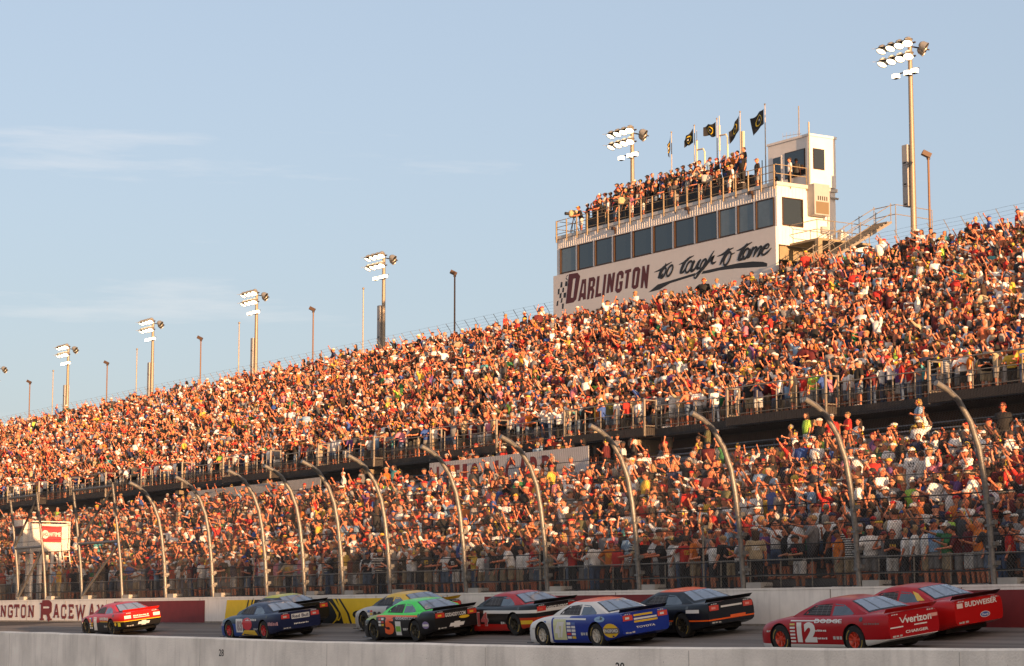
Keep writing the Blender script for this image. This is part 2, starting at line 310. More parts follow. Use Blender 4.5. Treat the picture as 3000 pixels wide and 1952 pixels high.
# near wall
PW = thing('pit_wall', 'bare pale concrete wall in front of the cars, numbered 28 and 29', 'wall', (22, 0, 0))
b = MB(); ys = [-30 + i * 1.5 for i in range(140)]; top = lambda y: np.interp(y, [-30, 21.5, 30, 40.3, 60, 180], [-.40, -.43, -.515, -.53, -.43, -.40]) + .006 * math.sin(y * 1.9) + .005 * math.sin(y * .7)
rings = [[(0, y, -1.9), (0, y, top(y) - .03), (.03, y, top(y)), (.27, y, top(y)), (.3, y, top(y) - .03), (.3, y, -1.9)] for y in ys]
pwm = mat('old_concrete', (.90, .85, .78), .9, var=.10, scale=1.3, bump=.5, bscale=25)
def grime(m):
    n = m.node_tree.nodes; l = m.node_tree.links; bs = n['Principled BSDF']; src = bs.inputs['Base Color'].links[0].from_socket
    t = n.new('ShaderNodeTexCoord'); q = n.new('ShaderNodeMapping'); q.inputs['Scale'].default_value = (1, 3.2, .35); l.new(t.outputs['Object'], q.inputs[0])
    z = n.new('ShaderNodeTexNoise'); z.inputs['Scale'].default_value = 1.6; z.inputs['Detail'].default_value = 8; l.new(q.outputs[0], z.inputs['Vector'])
    r = n.new('ShaderNodeMapRange'); r.inputs[1].default_value = .52; r.inputs[2].default_value = .8; r.inputs[3].default_value = 1; r.inputs[4].default_value = .80; l.new(z.outputs['Fac'], r.inputs[0])
    v = n.new('ShaderNodeTexVoronoi'); v.inputs['Scale'].default_value = 2.6; l.new(t.outputs['Object'], v.inputs['Vector'])
    z2 = n.new('ShaderNodeTexNoise'); z2.inputs['Scale'].default_value = 34; z2.inputs['Detail'].default_value = 3; l.new(t.outputs['Object'], z2.inputs['Vector'])
    r2 = n.new('ShaderNodeMapRange'); r2.inputs[1].default_value = .65; r2.inputs[2].default_value = .72; r2.inputs[3].default_value = 1; r2.inputs[4].default_value = .35; l.new(z2.outputs['Fac'], r2.inputs[0])
    w = n.new('ShaderNodeMapRange'); w.inputs[1].default_value = .15; w.inputs[2].default_value = .3; w.inputs[3].default_value = 0; w.inputs[4].default_value = 1; l.new(v.outputs['Distance'], w.inputs[0])
    mxx = n.new('ShaderNodeMath'); mxx.operation = 'MAXIMUM'; l.new(w.outputs[0], mxx.inputs[0]); l.new(r2.outputs[0], mxx.inputs[1])
    mu = n.new('ShaderNodeMath'); mu.operation = 'MULTIPLY'; l.new(r.outputs[0], mu.inputs[0]); l.new(mxx.outputs[0], mu.inputs[1])
    x = n.new('ShaderNodeMix'); x.data_type = 'RGBA'; x.blend_type = 'MULTIPLY'; x.inputs[0].default_value = 1; l.new(src, x.inputs[6]); l.new(mu.outputs[0], x.inputs[7]); l.new(x.outputs[2], bs.inputs['Base Color'])
grime(pwm); grime(M['white'])
def streaks(m, sc, lo):
    n = m.node_tree.nodes; l = m.node_tree.links; bs = n['Principled BSDF']; src = bs.inputs['Base Color'].links[0].from_socket
    t = n.new('ShaderNodeTexCoord'); q = n.new('ShaderNodeMapping'); q.inputs['Scale'].default_value = sc; l.new(t.outputs['Object'], q.inputs[0])
    z = n.new('ShaderNodeTexNoise'); z.inputs['Scale'].default_value = 1.5; z.inputs['Detail'].default_value = 5; l.new(q.outputs[0], z.inputs['Vector'])
    r = n.new('ShaderNodeMapRange'); r.inputs[1].default_value = .42; r.inputs[2].default_value = .62; r.inputs[3].default_value = 1.12; r.inputs[4].default_value = lo; l.new(z.outputs['Fac'], r.inputs[0])
    x = n.new('ShaderNodeMix'); x.data_type = 'RGBA'; x.blend_type = 'MULTIPLY'; x.inputs[0].default_value = 1; l.new(src, x.inputs[6]); l.new(r.outputs[0], x.inputs[7]); l.new(x.outputs[2], bs.inputs['Base Color'])
streaks(M['asphalt'], (1.6, .02, 1), .62); streaks(pwm, (1, .55, .5), .90)

b.loft(rings, close=False); b.build('wall_body', pwm, PW, 40)
b = MB()
for i in range(24): b.box(-.004, .002, -20 + i * 6.1, -19.985 + i * 6.1, -1.85, top(-20 + i * 6.1) - .05)
b.build('wall_joint', mat('joint', (.5, .48, .46), .9), PW)
for s, y0, z0 in (('28', 46.11, -.90), ('29', 30.82, -.93)): wtext(s, y0 , z0, .155, .25, M['black'], d=.004, parent=PW, bold=.01)

# ------------------------------------------------------------------ lower grandstand
LY0, LY1 = 25, 260
LX = lambda i: 45.2 + .83 * i
LZ = lambda i: .80 + .33 * i
LG = thing('lower_grandstand', 'lower tier of grey bench rows behind the trackside fence, packed with people', 'grandstand', (45, 0, 0))
def f(b):
    b.box(42.32, 45.0, LY0, LY1, -1.9, .72)
    for i in range(20): b.box(LX(i) - .4, LX(i) + .43 - .002, LY0, LY1, -1.9, LZ(i))
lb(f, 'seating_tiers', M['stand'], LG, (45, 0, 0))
for i in range(2, 20): lb(lambda b: (b.box(LX(i) + .16, LX(i) + .42, LY0, LY1, LZ(i) + .38, LZ(i) + .43), [b.box(LX(i) + .24, LX(i) + .3, LY0 + 1 + k * 2.4, LY0 + 1.06 + k * 2.4, LZ(i) + .003, LZ(i) + .378) for k in range(60)]), 'bench', M['alu'], LG, (45, 0, 0))
for i in range(7, 20): lb(lambda b: b.box(LX(i) - .415, LX(i) - .405, LY0, LY1, LZ(i) - .30, LZ(i) - .03), 'riser_plank', M['alu'], LG, (45, 0, 0))
lb(lambda b: b.box(61.6, 61.8, LY0, LY1, 5, 7.9), 'back_wall', M['brown'], LG, (45, 0, 0))
def f(b):
    for z in (1.68, 1.2, .78): b.tube([(43.6, 37, z), (43.6, 168, z)], .02, 6)
lb(f, 'front_railing', M['rail'], LG, (45, 0, 0))
repeat('railing_post', MB().tube([(0, 0, 0), (0, 0, .98)], .022, 6), [(43.6, 38 + k * 1.45, .7) for k in range(88)], M['rail'], LG, (45, 0, 0))
def f(b):
    for a in np.arange(37, 170, .16):
        for s in (1, -1):
            b.tube([(43.62, a, .74), (43.62 + .004 * s, a + s * .92, 1.66)], .0035, 3, False)
lb(f, 'front_mesh', M['wire'], LG, (45, 0, 0))
def f(b):
    for x, z0 in ((53.5, LZ(10)), (50.2, LZ(6))):
        pass
    for y0, y1 in ((104, 112), (94, 99)):
        b.tube([(53.6, y0, LZ(10) + 1.3), (53.6, y1, LZ(10) + 1.3)], .03, 6); b.tube([(53.6, y0, LZ(10) + .9), (53.6, y1, LZ(10) + .9)], .02, 6)
        for y in np.arange(y0, y1 + .1, 2): b.tube([(53.6, y, LZ(10)), (53.6, y, LZ(10) + 1.3)], .025, 6)
lb(f, 'aisle_railing', M['rail'], LG, (45, 0, 0))
BN = thing('banner', 'long white banner with tall maroon capitals hung under the upper deck', 'banner', (57.2, 89, 6.25))
b = MB(); b.box(-.02, 0, -6.9, 7.0, -.6, 1.3); b.build('banner_cloth', mat('banner_cloth', (.56, .56, .58), .8, var=.1, scale=1), BN)
for ch, y0, y1 in (('N', 98.1, 97.2), ('A', 96.85, 96.1), ('T', 96.0, 95.2), ('I', 94.9, 94.5), ('O', 94.2, 93.4), ('N', 92.9, 91.6), ('C', 91.0, 90.1), ('A', 89.9, 89.0), ('R', 88.8, 88.0), ('D', 87.8, 87.0)):
    y0 *= .978; y1 *= .978; vs, fs = text2d(ch, 1.2, y0 - y1, .04); MB().add([(-.026, y0 - u - 89, v - .12) for u, v in vs], fs).build('letter', M['maroon'], BN)
BN2 = thing('banner', 'white banner with black brush writing behind the lower crowd, at its left', 'banner', (57.2, 116, 6.3))
b = MB(); b.box(-.02, 0, -8.5, 8.5, -.5, 1.15); b.build('banner_cloth', mat('banner_cloth_2', (.5, .49, .47), .8, var=.1, scale=1), BN2)

# ------------------------------------------------------------------ upper grandstand
UY0, UY1 = 30, 320
UX = lambda j: 62.3 + .716 * j
UZ = lambda j: 8.42 + .363 * j
UG = thing('upper_grandstand', 'huge upper tier packed with people, with a railed walkway along its front', 'grandstand', (62, 0, 0))
def f(b):
    for j in range(27): b.box(UX(j) - .358, UX(j) + .358 - .002, UY0, UY1, UZ(j) - (1.2 if j else .05), UZ(j))
    b.box(81.27, 83.2, UY0, UY1, 16.0, 17.9)
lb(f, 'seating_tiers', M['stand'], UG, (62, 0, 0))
def f(b):
    b.box(60.2, 61.88, UY0, UY1, 8.0, 8.38)
    for k in range(12): b.box(59.55, 60.198, 44 + k * 12.4, 50.4 + k * 12.4, 8.05, 8.42)
lb(f, 'walkway_deck', M['dark'], UG, (62, 0, 0))
lb(lambda b: (b.box(62.2, 62.6, UY0, UY1, 7.15, 7.98), b.box(64, 64.4, UY0, UY1, -1.9, 9)), 'main_beam', M['brown'], UG, (62, 0, 0))
for k in range(12):
    y = 45.5 + k * 12.4
    lb(lambda b: (b.box(60.0, 61.5, y - .3, y + .3, 7.72, 7.98), b.box(60.8, 61.3, y - .25, y + .25, 6.0, 7.718)), 'support', M['tan'], UG, (62, 0, 0))
for k in range(14): lb(lambda b: b.box(61.9, 84, 40 + k * 12.4, 40.4 + k * 12.4, 5.6, 7.6), 'cross_beam', M['dark'], UG, (62, 0, 0))
WP = []
def f(b):
    for k in range(150):
        y = UY0 + k * 1.27; ph = (y - 44) % 12.4; bump = y > 44 and ph < 6.4; x = 59.62 if bump else 60.28; top = 9.66 if bump else 9.42
        if y > 200: break
        WP.append((x, y, 8.3))
    y = 44 - 12.4
    while y < 200:
        for x, y0, y1, top in ((59.62, y, y + 6.4, 9.66), (60.28, y + 6.4, y + 12.4, 9.42)):
            for z in (top, top - .55, 8.52): b.tube([(x, y0, z), (x, y1, z)], .020 if z != top else .028, 6)
        for yy in (y, y + 6.4):
            b.tube([(59.62, yy, 9.66), (60.28, yy, 9.66)], .03, 6); b.tube([(59.62, yy, 8.5), (60.28, yy, 8.5)], .03, 6); b.bar((59.62, yy, 8.0), (59.62, yy, 9.7), .09); b.bar((60.28, yy, 8.3), (60.28, yy, 9.7), .07)
        y += 12.4
lb(f, 'walkway_railing', M['rail'], UG, (62, 0, 0))
repeat('railing_post', MB().bar((0, 0, 0), (0, 0, 1.13), .040), [p for p in WP if p[1] > 56] + [p for p in WP if p[1] <= 56], M['rail'], UG, (62, 0, 0))
for y in (64.5, 89.3, 114.1):
    def f(b):
        for s in (0, 1.3): b.tube([(62, y + s, 9.5), (65.6, y + s, 11.5)], .03, 6); b.tube([(62, y + s, 8.4), (62, y + s, 9.5)], .03, 6); b.tube([(65.6, y + s, 10.2), (65.6, y + s, 11.5)], .03, 6); b.tube([(62, y + s, 9.05), (65.6, y + s, 11.05)], .02, 6)
    lb(f, 'stair_railing', M['rail'], UG, (62, 0, 0))
TF = thing('barbed_wire_fence', 'tall thin fence with slanting barbed wire arms along the stand top', 'fence', (83, 0, 17.9))
repeat('fence_post', MB().tube([(0, 0, 0), (0, 0, 2.35), (-.42, 0, 2.9)], .020, 5), [(83, 78 + k * 1.27, 17.9) for k in range(118)] + [(83, 60 + k * 1.27, 17.9) for k in range(14)], M['rail'], TF, (83, 0, 17.9))
def f(b):
    for x, z in ((83, 18.6), (83, 19.5), (83, 20.25), (82.86, 20.43), (82.72, 20.61), (82.58, 20.8)):
        b.tube([(x, y, z - (.02 if i % 2 else 0)) for i, y in enumerate(np.arange(58, 262, 1.27))], .006, 3)
lb(f, 'barbed_wire', M['wire'], TF, (83, 0, 17.9))

# ------------------------------------------------------------------ catch fence
CF = thing('catch_fence', 'tall wire catch fence on curved galvanised posts leaning over the track', 'fence', (42.4, 0, .7))
PP = [(42.34, .70), (42.29, 1.1), (42.20, 2.4), (42.04, 3.6), (41.88, 4.36), (41.60, 5.02), (41.18, 5.57), (40.84, 5.80), (40.42, 5.97)]
PY = [36.9, 42.33, 47.54, 52.68, 57.95, 63.2, 68.43, 73.86, 77.58, 80.79, 84.17, 89.35, 94.32]
PS = [99.33, 104.26, 109.12, 112.96, 118, 123, 128]
def post_shape(y, straight=False):
    b = MB(); pp = PP if not straight else [(42.34, .7), (42.2, 2.5), (41.95, 4.5), (41.7, 6.25)]
    b.tube([(x, y, z) for x, z in pp], .08 if not straight else .068, 12)
    return b
for y in PY + PS:
    b = post_shape(y, y > 99); po = lb(lambda q: q.add(b.v, b.f), 'post', M['galv'], CF, (42.4, 0, .7), 50)
    if y > 99: po['label'] = 'straight post of the gate section'
    k = MB(); k.box(42.30, 42.75, y - .82, y - .12, .70, .98); k.box(42.22, 42.46, y - .2, y + .2, .70, .74)
    lb(lambda q: q.add(k.v, k.f), 'footing_block', M['conc'], CF, (42.4, 0, .7))
    for z in ((1.25, 1.75, 2.3, 2.9) if y < 99 else ()):
        k = MB()
        x = np.interp(z, [p[1] for p in PP], [p[0] for p in PP])
        k.box(x - .10, x + .10, y - .095, y + .095, z, z + .06); k.box(x - .02, x + .14, y - .15, y + .0, z + .061, z + .17); lb(lambda q: q.add(k.v, k.f), 'clamp', M['galv'], CF, (42.4, 0, .7))
FS = [(42.5, .78), (42.47, 1.1), (42.38, 2.4), (42.22, 3.6), (42.05, 4.36), (41.77, 5.02), (41.35, 5.6), (41.0, 5.86), (40.55, 6.06)]
sl_ = [0]
for i in range(1, len(FS)): sl_.append(sl_[-1] + math.dist(FS[i], FS[i - 1]))
fx = lambda s: (np.interp(s, sl_, [p[0] for p in FS]), np.interp(s, sl_, [p[1] for p in FS]))
def f(b):
    tot = sl_[-1]; st = [0, .33, 1.6, 2.8, 3.6, 4.4, 5.1, 5.5, tot]; P = .11
    for a in np.arange(36 - tot, 128, P * 1.0):
        for sg in (1, -1):
            pts = []
            for s in st:
                y = a + s if sg > 0 else a + tot - s
                x, z = fx(s); pts.append((x + .003 * sg, y, z))
            if pts[0][1] < 36 and pts[-1][1] < 36: continue
            b.tube(pts, .0044, 3, False)
lb(f, 'chain_link_mesh', M['wire'], CF, (42.4, 0, .7))
def f(b):
    for s in (.08, .42, .82, 1.3, 1.85, 2.45, 3.05, 3.7, 4.35, 5.0, sl_[-1]):
        x, z = fx(s); r = .016 if s in (.42, 1.3, 2.45) else .011
        b.tube([(x - .06, y, z - .02 * math.sin((y - 36) / 5.2 * math.pi) ** 2) for y in np.arange(36, 128, 2.6)], r, 4)
lb(f, 'tension_cable', M['cable'], CF, (42.4, 0, .7))
# trusses of the gate section
for a, c in ((99.33, 104.26), (109.12, 112.96), (118, 123)):
    def f(b):
        for z in (3.5, 6.1):
            xx = 41.95 - (z - 4.5) * .14; b.tube([(xx, a, z), (xx, c, z)], .07, 8)
        b.tube([(41.75, a, 6.0), (42.05, c, 3.6)], .06, 8); b.tube([(42.1, a, 3.4), (42.32, c, .95)], .06, 8)
    lb(f, 'gate_truss', M['galv'], CF, (42.4, 0, .7), 50)
for i, y in enumerate((55.5, 64.7, 79.2, 86.8)):
    b = MB(); b.tube([(43.0, y, .7), (42.98, y, 2.75)], .03, 8); lb(lambda q: q.add(b.v, b.f), 'brace_pole', M['rail'], CF, (42.4, 0, .7))

# ------------------------------------------------------------------ people
def seg(b, a, c, ra, rc, n=10):
    a = Vector(a); c = Vector(c); b.tube([a, a.lerp(c, .5), c], [ra, (ra + rc) / 2 * 1.04, rc], n); b.ball(a, ra * 1.01, 10, 6); b.ball(c, rc * 1.01, 10, 6)
def ring(x, y, z, rx, ry, n=14, p=2.4):
    out = []
    for k in range(n):
        a = 2 * math.pi * k / n; cx = math.cos(a); cy = math.sin(a)
        out.append((x + rx * math.copysign(abs(cx) ** (2 / p), cx), y + ry * math.copysign(abs(cy) ** (2 / p), cy), z))
    return out
# arm targets relative to the shoulder (x forward, y outwards, z up): elbow, wrist
AP = {'down': ((-.02, .06, -.29), (.06, .07, -.54)), 'up': ((.13, .09, .25), (.25, .11, .48)), 'upbent': ((.10, .16, .20), (.06, .06, .45)), 'wave': ((.16, .12, .18), (.30, .10, .40)),
      'face': ((.20, .06, -.14), (.20, -.10, .10)), 'fold': ((.06, .06, -.27), (.24, -.16, -.20)), 'hip': ((-.05, .22, -.20), (.02, .02, -.38)),
      'clap': ((.10, .06, -.26), (.30, -.12, -.10)), 'point': ((.24, .02, .06), (.48, -.02, .14)), 'rail': ((.12, .08, -.26), (.36, .0, -.30)), 'fwd': ((.12, .04, -.26), (.34, .0, -.16))}
POSES = [('down', 'down', 0, 'arms down'), ('up', 'down', 0, 'one arm raised'), ('up', 'up', 0, 'both arms raised'), ('face', 'face', 0, 'hands at face'), ('rail', 'rail', .22, 'leaning forward'),
         ('fold', 'fold', 0, 'arms folded'), ('clap', 'clap', 0, 'clapping'), ('point', 'fwd', 0, 'arm pointing'), ('down', 'upbent', .05, 'fist raised'), ('hip', 'down', 0, 'hand on hip'), ('wave', 'wave', .06, 'arms waving'), ('face', 'down', 0, 'shading eyes')]
def person_mesh(pi, low=False, longhair=False):
    pa, pb, lean, _ = POSES[pi]; T = lambda p, k=1.0: (p[0] + math.sin(lean) * max(0, p[2] - .95) * 1.0, p[1], p[2] - (1 - math.cos(lean)) * max(0, p[2] - .95))
    body = MB(); shirt = MB(); hand_r = .043
    # legs
    for s in (-1, 1):
        seg(body, (0, s * .09, .90), (.015, s * .10, .50), .083, .056); seg(body, (.015, s * .10, .50), (-.01, s * .105, .10), .058, .038)
        body.ball((.055, s * .11, .045), (.135, .05, .045))
    body.loft([ring(0, 0, .84, .10, .15), ring(0, 0, .95, .115, .168), ring(0, 0, 1.06, .10, .145), ring(*T((0, 0, 1.2)), .115, .155), ring(*T((0, 0, 1.34)), .12, .175), ring(*T((-.01, 0, 1.43)), .09, .165), ring(*T((-.01, 0, 1.48)), .06, .09)])
    seg(body, T((-.01, 0, 1.42)), T((.005, 0, 1.56)), .062, .054)
    hc = Vector(T((.02, 0, 1.645))); body.ball(hc, (.105, .084, .124), 16, 12); body.ball(hc + Vector((.035, 0, -.055)), (.062, .056, .062), 12, 8)
    body.ball(hc + Vector((.103, 0, -.015)), (.018, .012, .022)); body.ball(hc + Vector((.088, 0, -.045)), (.016, .028, .012))
    for s in (-1, 1): body.ball(hc + Vector((-.005, s * .08, -.01)), (.02, .012, .03))
    for s, pn in ((-1, pa), (1, pb)):
        sh = Vector(T((-.01, s * .175, 1.40))); e, w = AP[pn]; el = sh + Vector((e[0], s * e[1], e[2])); wr = sh + Vector((w[0], s * w[1], w[2]))
        seg(body, sh, el, .052, .038); seg(body, el, wr, .041, .026)
        d = (wr - el).normalized(); side = d.cross(Vector((0, s, 0.01))).normalized(); pm = wr + d * .05
        if low: body.ball(pm + d * .02, (.045, .04, .06))
        else:
            lat = d.cross(side).normalized(); body.tube([wr - d * .01, wr + d * .045, wr + d * .09], [.027, .036, .034], 8)
            for k, L in enumerate((.062, .075, .07, .055)):
                o = wr + d * .085 + lat * (k - 1.5) * .02; m = o + d * L * .55 + side * .004; body.tube([o - d * .02, o, m, m + d * L * .45 + side * .018], [.011, .0115, .0105, .009], 6)
            o = wr + d * .035 - lat * .03; body.tube([o + lat * .01, o + d * .028 - lat * .018, o + d * .055 - lat * .024 + side * .008], [.013, .0125, .010], 6)
        slv = sh + (el - sh) * .72
        seg(shirt, sh - (el - sh).normalized() * .01, slv, .066, .062)
    lo = .90
    shirt.loft([ring(0, 0, lo, .135, .185), ring(0, 0, 1.0, .135, .182), ring(*T((.01, 0, 1.12)), .135, .168), ring(*T((.01, 0, 1.28)), .138, .182), ring(*T((0, 0, 1.38)), .122, .192), ring(*T((-.01, 0, 1.45)), .088, .15), ring(*T((-.01, 0, 1.485)), .070, .085)])
    tr = MB()
    for s in (-1, 1): tr.tube([(0, s * .085, .95), (.01, s * .095, .70), (.015, s * .103, .50), (0, s * .105, .30), (-.01, s * .105, .09)], [.108, .092, .078, .068, .066], 12)
    tr.loft([ring(0, 0, .80, .118, .165), ring(0, 0, .97, .124, .176), ring(0, 0, 1.0, .118, .17)])
    st = MB()
    for s in (-1, 1): st.tube([(0, s * .085, .95), (.01, s * .098, .70), (.015, s * .103, .47)], [.108, .098, .092], 12)
    st.loft([ring(0, 0, .80, .118, .165), ring(0, 0, .97, .124, .176), ring(0, 0, 1.0, .118, .17)])
    cap = MB(); cap.loft([ring(hc.x - .006, 0, hc.z + z, .111 * q, .092 * q, 14, 2) for z, q in ((.035, 1), (.06, .99), (.09, .88), (.112, .66), (.132, .3))])
    cap.loft([[(hc.x + .07, -.07, hc.z + .038), (hc.x + .07, .07, hc.z + .038), (hc.x + .07, .07, hc.z + .05), (hc.x + .07, -.07, hc.z + .05)], [(hc.x + .13, -.065, hc.z + .034), (hc.x + .13, .065, hc.z + .034), (hc.x + .13, .065, hc.z + .044), (hc.x + .13, -.065, hc.z + .044)], [(hc.x + .175, -.035, hc.z + .024), (hc.x + .175, .035, hc.z + .024), (hc.x + .175, .035, hc.z + .032), (hc.x + .175, -.035, hc.z + .032)]])
    hair = MB(); hair.loft([ring(hc.x - .022, 0, hc.z + z, .096 * q, .092 * q, 14, 2) for z, q in ((-.03, .9), (0, 1), (.05, 1.04), (.09, .93), (.118, .7), (.132, .35))])
    lh = MB(); lh.loft([ring(hc.x - .045 + dx, 0, hc.z + z, .080 * q, .098 * q, 14, 2) for z, q, dx in ((-.22, .6, -.01), (-.16, 1.0, -.01), (-.05, 1.02, -.005), (.03, 1.05, .01), (.09, 1.0, .02), (.120, .7, .02), (.134, .3, .02))])
    hat = MB(); hat.loft([ring(hc.x, 0, hc.z + z, q, q * .93, 16, 2) for z, q in ((.034, .168), (.043, .170), (.048, .105), (.11, .092), (.13, .07), (.133, .02))])
    ear = MB()
    for s in (-1, 1): ear.ball(hc + Vector((0, s * .094, -.005)), (.036, .022, .042), 8, 6)
    ear.tube([hc + Vector((0, math.cos(a) * .095, .005 + math.sin(a) * .140)) for a in np.linspace(0.05, math.pi - .05, 9)], .009, 5)
    sg = MB(); sg.box(hc.x + .088, hc.x + .106, -.062, .062, hc.z + .004, hc.z + .032); sg.box(hc.x, hc.x + .09, -.088, -.082, hc.z + .018, hc.z + .026); sg.box(hc.x, hc.x + .09, .082, .088, hc.z + .018, hc.z + .026)
    return dict(body=body, shirt=shirt, trousers=tr, shorts=st, cap=cap, hair=hair, long_hair=lh, sun_hat=hat, headset=ear, sunglasses=sg, hc=hc)
PM = {}
def hero(pi):
    if pi in PM: return PM[pi]
    d = person_mesh(pi); r = {}; hc = d.pop('hc')
    vox = dict(body=.0105, shirt=.016, trousers=.018, shorts=.018)
    for k, mb in d.items():
        m0 = mb.mesh(k, M['skin'] if k == 'body' else M['cloth'] if k in vox else M['plain'])
        if k in vox:
            m0 = evald(m0, [('REMESH', dict(mode='VOXEL', voxel_size=vox[k], use_smooth_shade=True)), ('SMOOTH', dict(factor=.5, iterations=2 if k == 'body' else 5))])
            if k == 'body': m0 = evald(m0, [('DECIMATE', dict(ratio=.30))])
            m0.materials.clear(); m0.materials.append(M['skin'] if k == 'body' else M['shirt'] if k == 'shirt' else M['cloth'])
            if k == 'body':
                m0.materials.append(M['eye']); m0.materials.append(M['lip']); m0.materials.append(M['shoe'])
                for p in m0.polygons:
                    c = p.center; q = c - hc
                    if c.z < .085: p.material_index = 3
                    elif q.x > .06 and abs(abs(q.y) - .034) < .014 and abs(q.z - .012) < .010: p.material_index = 1
                    elif q.x > .07 and abs(q.y) < .026 and abs(q.z + .055) < .007: p.material_index = 2
        else: m0.shade_smooth(); m0.set_sharp_from_angle(angle=R(40))
        m0.shade_smooth() if k in vox else None
        m0.name = 'person_' + k; r[k] = m0
    PM[pi] = r; return r
SHIRTS = [('white', (.80, .79, .78), 30), ('black', (.010, .010, .011), 30), ('grey', (.20, .20, .21), 8), ('dark grey', (.05, .05, .055), 8), ('maroon', (.11, .012, .016), 9), ('red', (.50, .025, .018), 10), ('navy', (.018, .026, .075), 6),
          ('blue', (.04, .10, .36), 3), ('light blue', (.24, .38, .56), 3), ('yellow', (.66, .44, .06), 4), ('green', (.03, .17, .06), 2), ('olive', (.11, .11, .05), 1), ('orange', (.62, .17, .02), 2), ('tan', (.42, .33, .21), 3), ('pink', (.58, .20, .28), 2), ('purple', (.13, .05, .20), 1), ('lime', (.36, .62, .08), 1), ('teal', (.08, .32, .34), 1), ('bare', None, 3)]
CAPS = [('white', (.68, .67, .64)), ('black', (.02, .02, .02)), ('red', (.45, .02, .02)), ('navy', (.02, .03, .08)), ('tan', (.42, .34, .22)), ('grey', (.22, .22, .22)), ('blue', (.03, .08, .35)), ('yellow', (.65, .42, .04)), ('maroon', (.14, .015, .02))]
HAIRS = [('brown', (.05, .028, .015)), ('black', (.012, .01, .009)), ('blond', (.32, .2, .09)), ('grey', (.28, .26, .24)), ('dark brown', (.025, .015, .01))]
LEGS = [('khaki shorts', (.34, .27, .17)), ('blue jeans', (.06, .10, .19)), ('dark shorts', (.03, .03, .035)), ('denim shorts', (.11, .16, .24)), ('grey shorts', (.2, .2, .2)), ('black trousers', (.015, .015, .015)), ('white shorts', (.55, .54, .52))]
SKINS = [(.60, .22, .115), (.50, .175, .09), (.66, .27, .155), (.55, .165, .08), (.34, .145, .075), (.12, .055, .03)]
def wchoice(rng, L): return rng.choices(L, weights=[q[2] for q in L])[0]
def outfit(rng, dark=False):
    s = wchoice(rng, SHIRTS)
    if dark and rng.random() < .80: s = SHIRTS[rng.choice((1, 1, 1, 3, 6))]
    r = rng.random(); head = ('cap', *rng.choices(CAPS, weights=(34, 24, 14, 7, 7, 7, 3, 3, 6))[0]) if r < .64 else ('sun_hat', *rng.choice((CAPS[4], CAPS[0], CAPS[1]))) if r < .69 else None
    if dark and head is None and rng.random() < .6: head = ('cap', *CAPS[1])
    hair = rng.choice(HAIRS); lg = rng.choice(LEGS)
    return dict(shirt=s, head=head, hair=hair, lh=(rng.random() < .24 and not dark), legs=lg, skin=rng.choices(SKINS, weights=(28, 24, 16, 16, 10, 3))[0], set_=rng.random() < .20, sun=rng.random() < .5)
def place_person(x, y, z, az, pi, o, label, group, sc=1.0, fat=1.0):
    """az: heading in the plan, 0 faces +X"""
    h = hero(pi); r = bpy.data.objects.new('person', h['body']); COL.objects.link(r)
    r.location = (x, y, z); r.rotation_euler = (0, 0, az); r.scale = (sc * fat, sc * fat, sc); r.color = (*o['skin'], 1); tag(r, label, 'person', group)
    def ch(nm, key, col):
        c = bpy.data.objects.new(nm, h[key]); COL.objects.link(c); c.parent = r; c.color = (*col, 1); return c
    if o['shirt'][1]: ch('shirt', 'shirt', o['shirt'][1])
    if 'short' in o['legs'][0]: ch('shorts', 'shorts', o['legs'][1])
    else: ch('trousers', 'trousers', o['legs'][1])
    ch('hair', 'long_hair' if o['lh'] else 'hair', o['hair'][1])
    if o['head']: ch('cap' if o['head'][0] == 'cap' else 'sun_hat', o['head'][0], o['head'][2])
    if o['set_']: ch('headset', 'headset', (.75, .55, .03) if random.random() < .6 else (.5, .03, .02))
    if o['sun']: ch('sunglasses', 'sunglasses', (.01, .01, .012))
    return r
# the low detail crowd: each figure is body, shirt, legwear, headwear joined in one mesh
def lowpoly(pi):
    d = person_mesh(pi, True); d.pop('hc'); out = {}
    for k, vox, ratio in (('body', .024, 360), ('shirt', .026, 130), ('shorts', .03, 60), ('cap', 0, 0), ('hair', 0, 0), ('long_hair', 0, 0), ('headset', 0, 0), ('sunglasses', 0, 0)):
        m0 = d[k].mesh('t', [])
        if vox:
            m0 = evald(m0, [('REMESH', dict(mode='VOXEL', voxel_size=vox))]); n = sum(len(p.vertices) - 2 for p in m0.polygons)
            m0 = evald(m0, [('DECIMATE', dict(ratio=ratio / n))])
        elif k in ('headset', 'cap', 'hair', 'long_hair'):
            m0 = evald(m0, [('DECIMATE', dict(ratio=.30 if k != 'headset' else .22))])
        v = np.empty(len(m0.vertices) * 3); m0.vertices.foreach_get('co', v); m0.calc_loop_triangles()
        t = np.empty(len(m0.loop_triangles) * 3, dtype=np.int32); m0.loop_triangles.foreach_get('vertices', t)
        out[k] = (v.reshape(-1, 3), t.reshape(-1, 3)); bpy.data.meshes.remove(m0)
    return out
